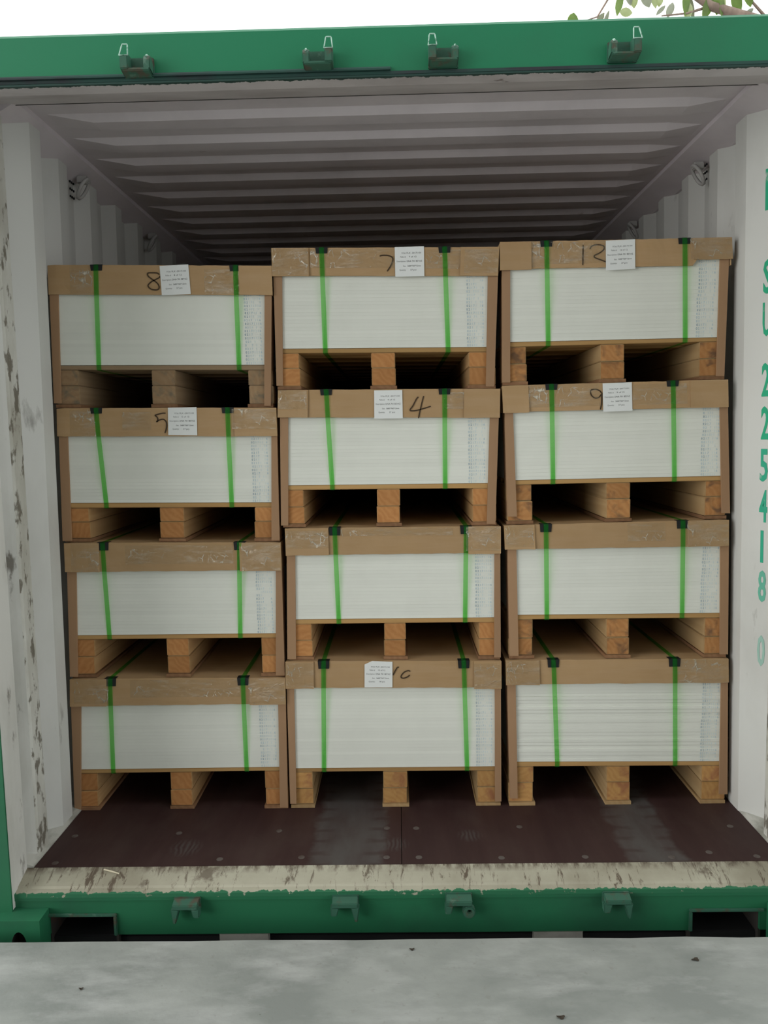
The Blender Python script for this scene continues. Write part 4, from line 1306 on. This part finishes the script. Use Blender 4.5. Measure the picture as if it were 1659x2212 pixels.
        for vy, a, b, u0, u1, hh in rows:
            for txt, w0, w1, mi in ((a, None, 0.375, 1), (b, u0, u1, 0)):
                vv, ff, ww = text2d(txt)
                size = hh / 0.70
                if w0 is None:
                    sx = size * 0.82
                    w0 = w1 - ww * sx
                    sx_ = sx
                else:
                    sx_ = (w1 - w0) / ww
                P3 = []
                for px, pz in vv:
                    x, z = bil(q, w0 + px * sx_, vy + hh / 2 - pz * size)
                    P3.append((x, yl - 0.0008, z))
                g.add(P3, ff, mi)
        pydata('printed_text', g.v, g.f, (mat_print, mat_print_pale), lb, mi=g.mi)
    if 'ink' in D:
        g = Geo()
        for s in D['ink']:
            pts = smooth_line([(p[0], p[1]) for p in s])
            ribbon(g, pts, 0.0042, yc - 0.0060)
        mk = g.out('marker_number', mat_marker, t)
        mk['label'] = 'number ' + key + ' handwritten in dark marker'
    return TL, TR


for ci, colk in enumerate(COLS):
    base = None
    for key in colk:
        base = build_pallet(key, ci, base, random.Random(hash((ci, len(key), sum(map(ord, key)))) & 0xffff))

# ---------------------------------------------------------------- small things
mat_straw = M('dry_straw', (0.62, 0.56, 0.42), 0.7)
g = Geo()
g.tube([(-0.945, -0.010, -0.002), (-0.92, -0.016, -0.0045), (-0.893, -0.024, -0.0075)], [0.0022, 0.0026, 0.0018], 6)
tag(g.out('straw', mat_straw, None), 'pale straw stick lying on the scuffed cream threshold', 'straw')
mat_block = M('grey_bumper_block', (0.34, 0.33, 0.30), 0.8, [((0.22, 0.21, 0.19), 8.0, 0.45, 0.65, (1, 1, 1))])
mat_chassis = M('gap_dark_steel', (0.022, 0.022, 0.024), 0.7)  # near black so the gap below the sill stays dark
ch = thing('added_chassis', 'added trailer chassis that keeps the gap behind the dock edge dark', 'chassis', (0, 2.5, -1.352))  # added under the container to darken the gap at the dock
g = Geo()
g.box(-1.22, 1.2, -0.060, 0.10, -0.45, -0.185)
g.out('gap_blocker_bar', mat_chassis, ch, bevel=0.004)  # added bar, closes the gap below the sill against light
for x in (-0.5, 0.5):
    g = Geo()
    g.box(x - 0.06, x + 0.06, 0.10, 5.9, -0.50, -0.20)
    g.out('main_rail', mat_chassis, ch, bevel=0.004)
mat_tyre = M('black_tyre_rubber', (0.015, 0.015, 0.015), 0.85)
for y in (1.2, 2.5):
    g = Geo()
    g.box(-0.8, 0.8, y - 0.06, y + 0.06, -0.90, -0.78)
    g.box(-0.56, -0.44, y - 0.05, y + 0.05, -0.78, -0.50)
    g.box(0.44, 0.56, y - 0.05, y + 0.05, -0.78, -0.50)
    g.out('axle', mat_chassis, ch)
    for x in (-0.92, 0.92):
        g = Geo()
        g.tube([(x - 0.15, y, -0.84), (x - 0.13, y, -0.84), (x + 0.13, y, -0.84), (x + 0.15, y, -0.84)], [0.47, 0.505, 0.505, 0.47], 28)
        g.out('wheel', mat_tyre, ch)
for (x0, x1), lab in (((-0.575, -0.425), 'grey bumper block in the dock gap nearer the plain side fork pocket'),
                      ((0.372, 0.520), 'grey bumper block in the dock gap nearer the lettered side fork pocket')):
    g = Geo()
    g.box(x0, x1, -0.084, -0.0605, -0.30, -0.1662)
    tag(g.out('bumper_block', mat_block, None, bevel=0.002), lab, 'block', 'grey bumper blocks in the dock gap')
mat_scrap = M('dry_leaf_scrap', (0.045, 0.035, 0.025), 0.8)
for (x, y, r, a), lab in (((-0.864, -0.399, 0.006, 0.3), 'small dark leaf scrap on the dock in front of the plain side fork pocket'),
                          ((0.77, -0.302, 0.010, 0.9), 'forked dark leaf scrap on the dock in front of the lettered side fork pocket'),
                          ((0.005, -0.252, 0.007, 0.1), 'small brown leaf scrap at the dock edge below the middle of the sill'),
                          ((0.365, -0.508, 0.010, 0.2), 'curled brown leaf scrap on the dock nearest the camera')):
    v = []
    for i in range(10):
        t = 2 * math.pi * i / 10
        rr = r * (1 + 0.25 * math.sin(3 * t + a))
        v.append((x + rr * math.cos(t + a), y + 0.6 * rr * math.sin(t + a), -0.1046 + 0.003 * abs(math.cos(t))))
    v += [(p[0], p[1], p[2] + 0.0008) for p in v] + [(x, y, -0.1035), (x, y, -0.1046)]
    f = [(10 + i, 10 + (i + 1) % 10, 20) for i in range(10)] + [((i + 1) % 10, i, 21) for i in range(10)] + [(i, (i + 1) % 10, 10 + (i + 1) % 10, 10 + i) for i in range(10)]
    g = Geo()
    g.add(v, f)
    tag(g.out('leaf_scrap', mat_scrap, None), lab, 'leaf', 'leaf scraps on the dock')

# ---------------------------------------------------------------- tree behind the container
mat_bark = M('grey_brown_bark', (0.20, 0.15, 0.12), 0.8, [((0.12, 0.09, 0.07), 14.0, 0.4, 0.65, (1, 1, 0.3))], (30, 0.4))


def leaf_mat(name, c):
    m, n, l, p = new_mat(name)
    cc = mix(n, l, c, tuple(k * 0.6 for k in c), noise_mask(n, l, 20.0, 0.4, 0.7))
    l.new(cc, p.inputs['Base Color'])
    p.inputs['Roughness'].default_value = 0.4
    tr = n.new('ShaderNodeBsdfTranslucent')
    tr.inputs['Color'].default_value = (c[0] * 1.6, c[1] * 1.6, c[2] * 1.2, 1)
    mx = n.new('ShaderNodeMixShader')
    mx.inputs[0].default_value = 0.5
    l.new(p.outputs[0], mx.inputs[1])
    l.new(tr.outputs[0], mx.inputs[2])
    l.new(mx.outputs[0], n['Material Output'].inputs['Surface'])
    return m


leaf_mats = [leaf_mat('green_leaf', (0.16, 0.24, 0.06)), leaf_mat('pale_leaf', (0.34, 0.38, 0.24)), leaf_mat('grey_green_leaf', (0.27, 0.29, 0.25))]
TY = 2.5
tree = thing('tree', 'leafy tree with drooping pointed leaves hanging over the container roof', 'tree', (3.4, TY + 0.3, -1.352))
g = Geo()
g.tube([(3.4, TY + 0.3, -1.352), (3.38, TY + 0.25, 0.5), (3.3, TY + 0.2, 2.4), (3.12, TY + 0.1, 3.5)], [0.16, 0.13, 0.11, 0.09], 12)
g.tube([(3.12, TY + 0.1, 3.45), (3.2, TY + 0.3, 4.6), (3.0, TY + 0.6, 5.6)], [0.08, 0.06, 0.03], 10)
g.out('trunk', mat_bark, tree, smooth=True)
for pts, r in (([(3.14, TY + 0.1, 3.40), (2.3, TY, 3.60), (1.84, TY, 3.745), (1.62, TY, 3.90), (1.3, TY, 4.05)], [0.05, 0.035, 0.025, 0.02, 0.012]),
               ([(1.34, TY, 4.03), (1.27, TY, 3.83), (1.19, TY, 3.705), (1.10, TY, 3.68)], [0.010, 0.006, 0.005, 0.003]),
               ([(1.84, TY, 3.745), (1.70, TY - 0.02, 3.70), (1.55, TY - 0.03, 3.685)], [0.010, 0.006, 0.004]),
               ([(2.2, TY, 3.63), (2.06, TY, 3.78), (1.9, TY, 3.87)], [0.010, 0.007, 0.004])):
    g = Geo()
    g.tube(pts, r, 8)
    g.out('branch', mat_bark, tree, smooth=True)
rl = random.Random(5)


def leaf(x, y, z, ln, wd, ang, tilt, mat):
    """pointed leaf with a folded midrib, hanging from (x,y,z)"""
    v, f = [], []
    K = 7
    for i in range(K):
        t = i / (K - 1)
        w = wd * math.sin(math.pi * min(t * 0.93 + 0.05, 1)) ** 0.8 if 0 < i < K - 1 else 0.002
        for s, dz in ((-1, 0.0), (0, -0.15), (1, 0.0)):
            a = (s * w, dz * w + 0.25 * wd * t * t, -t * ln)
            v.append(a)
    R = Matrix.Translation((x, y, z)) @ Matrix.Rotation(ang, 4, 'Y') @ Matrix.Rotation(tilt, 4, 'Z')
    v = [tuple(R @ Vector(p)) for p in v]
    n = len(v)
    off = R.to_3x3() @ Vector((0, 0.0012, 0))
    v += [tuple(Vector(p) + off) for p in v]
    for i in range(K - 1):
        for s in range(2):
            a = 3 * i + s
            f += [(a, a + 1, a + 4, a + 3), (n + a, n + a + 3, n + a + 4, n + a + 1)]
    g = Geo()
    g.add(v, f)
    g.out('leaf', mat, tree, smooth=True)


for x, z, ln, wd, ang, mi in ((1.056, 3.735, 0.085, 0.034, 0.1, 0), (1.235, 3.735, 0.10, 0.020, 0.6, 2), (1.262, 3.745, 0.13, 0.014, 0.35, 2), (1.31, 3.715, 0.075, 0.026, -1.5, 1),
                              (1.215, 3.700, 0.06, 0.012, 1.0, 2), (1.335, 3.85, 0.13, 0.022, 0.2, 0), (1.36, 3.86, 0.10, 0.020, -0.2, 2), (1.395, 3.84, 0.09, 0.026, -0.1, 1),
                              (1.445, 3.83, 0.10, 0.030, -0.35, 2), (1.50, 3.82, 0.085, 0.024, -0.3, 1), (1.555, 3.82, 0.06, 0.020, 0.1, 1), (1.585, 3.765, 0.07, 0.014, 0.8, 2),
                              (1.625, 3.775, 0.085, 0.022, 0.35, 2), (1.69, 3.825, 0.14, 0.027, 0.0, 0), (1.715, 3.755, 0.09, 0.024, 0.2, 1), (1.735, 3.815, 0.14, 0.018, -0.15, 2),
                              (1.845, 3.80, 0.14, 0.034, 0.35, 0), (1.87, 3.82, 0.12, 0.030, -0.1, 0), (1.90, 3.79, 0.11, 0.020, 0.0, 0), (1.925, 3.80, 0.12, 0.018, 0.1, 1), (1.98, 3.85, 0.15, 0.030, -0.25, 0),
                              (2.04, 3.86, 0.13, 0.028, -0.2, 0), (2.21, 3.83, 0.07, 0.034, 0.3, 0), (2.08, 3.72, 0.06, 0.014, 0.9, 2), (2.36, 3.83, 0.12, 0.03, 0.3, 1), (2.55, 3.80, 0.14, 0.03, -0.3, 0),
                              (2.7, 3.9, 0.14, 0.03, 0.2, 0), (2.85, 3.86, 0.14, 0.03, -0.1, 1)):
    leaf(x, TY + rl.uniform(-0.03, 0.03), z, ln, wd, ang, rl.uniform(-0.5, 0.5), leaf_mats[mi])
# the rest of the crown, above the picture
v, f = [], []
for i in range(900):
    a, b, r = rl.uniform(0, 6.283), rl.uniform(-1, 1), rl.uniform(0.3, 1.3)
    c = Vector((3.0 + r * math.cos(a), TY + 0.6 + r * math.sin(a), 5.4 + 0.9 * b))
    d = Vector((rl.uniform(-1, 1), rl.uniform(-1, 1), rl.uniform(-1.2, 0.2))).normalized() * 0.07
    e = d.cross(Vector((rl.uniform(-1, 1), rl.uniform(-1, 1), 0.2))).normalized() * 0.026
    k = len(v)
    v += [tuple(c - d), tuple(c + e), tuple(c + d), tuple(c - e)]
    f.append((k, k + 1, k + 2, k + 3))
cr = pydata('foliage', v, f, leaf_mats[0], tree)
cr['kind'] = 'stuff'
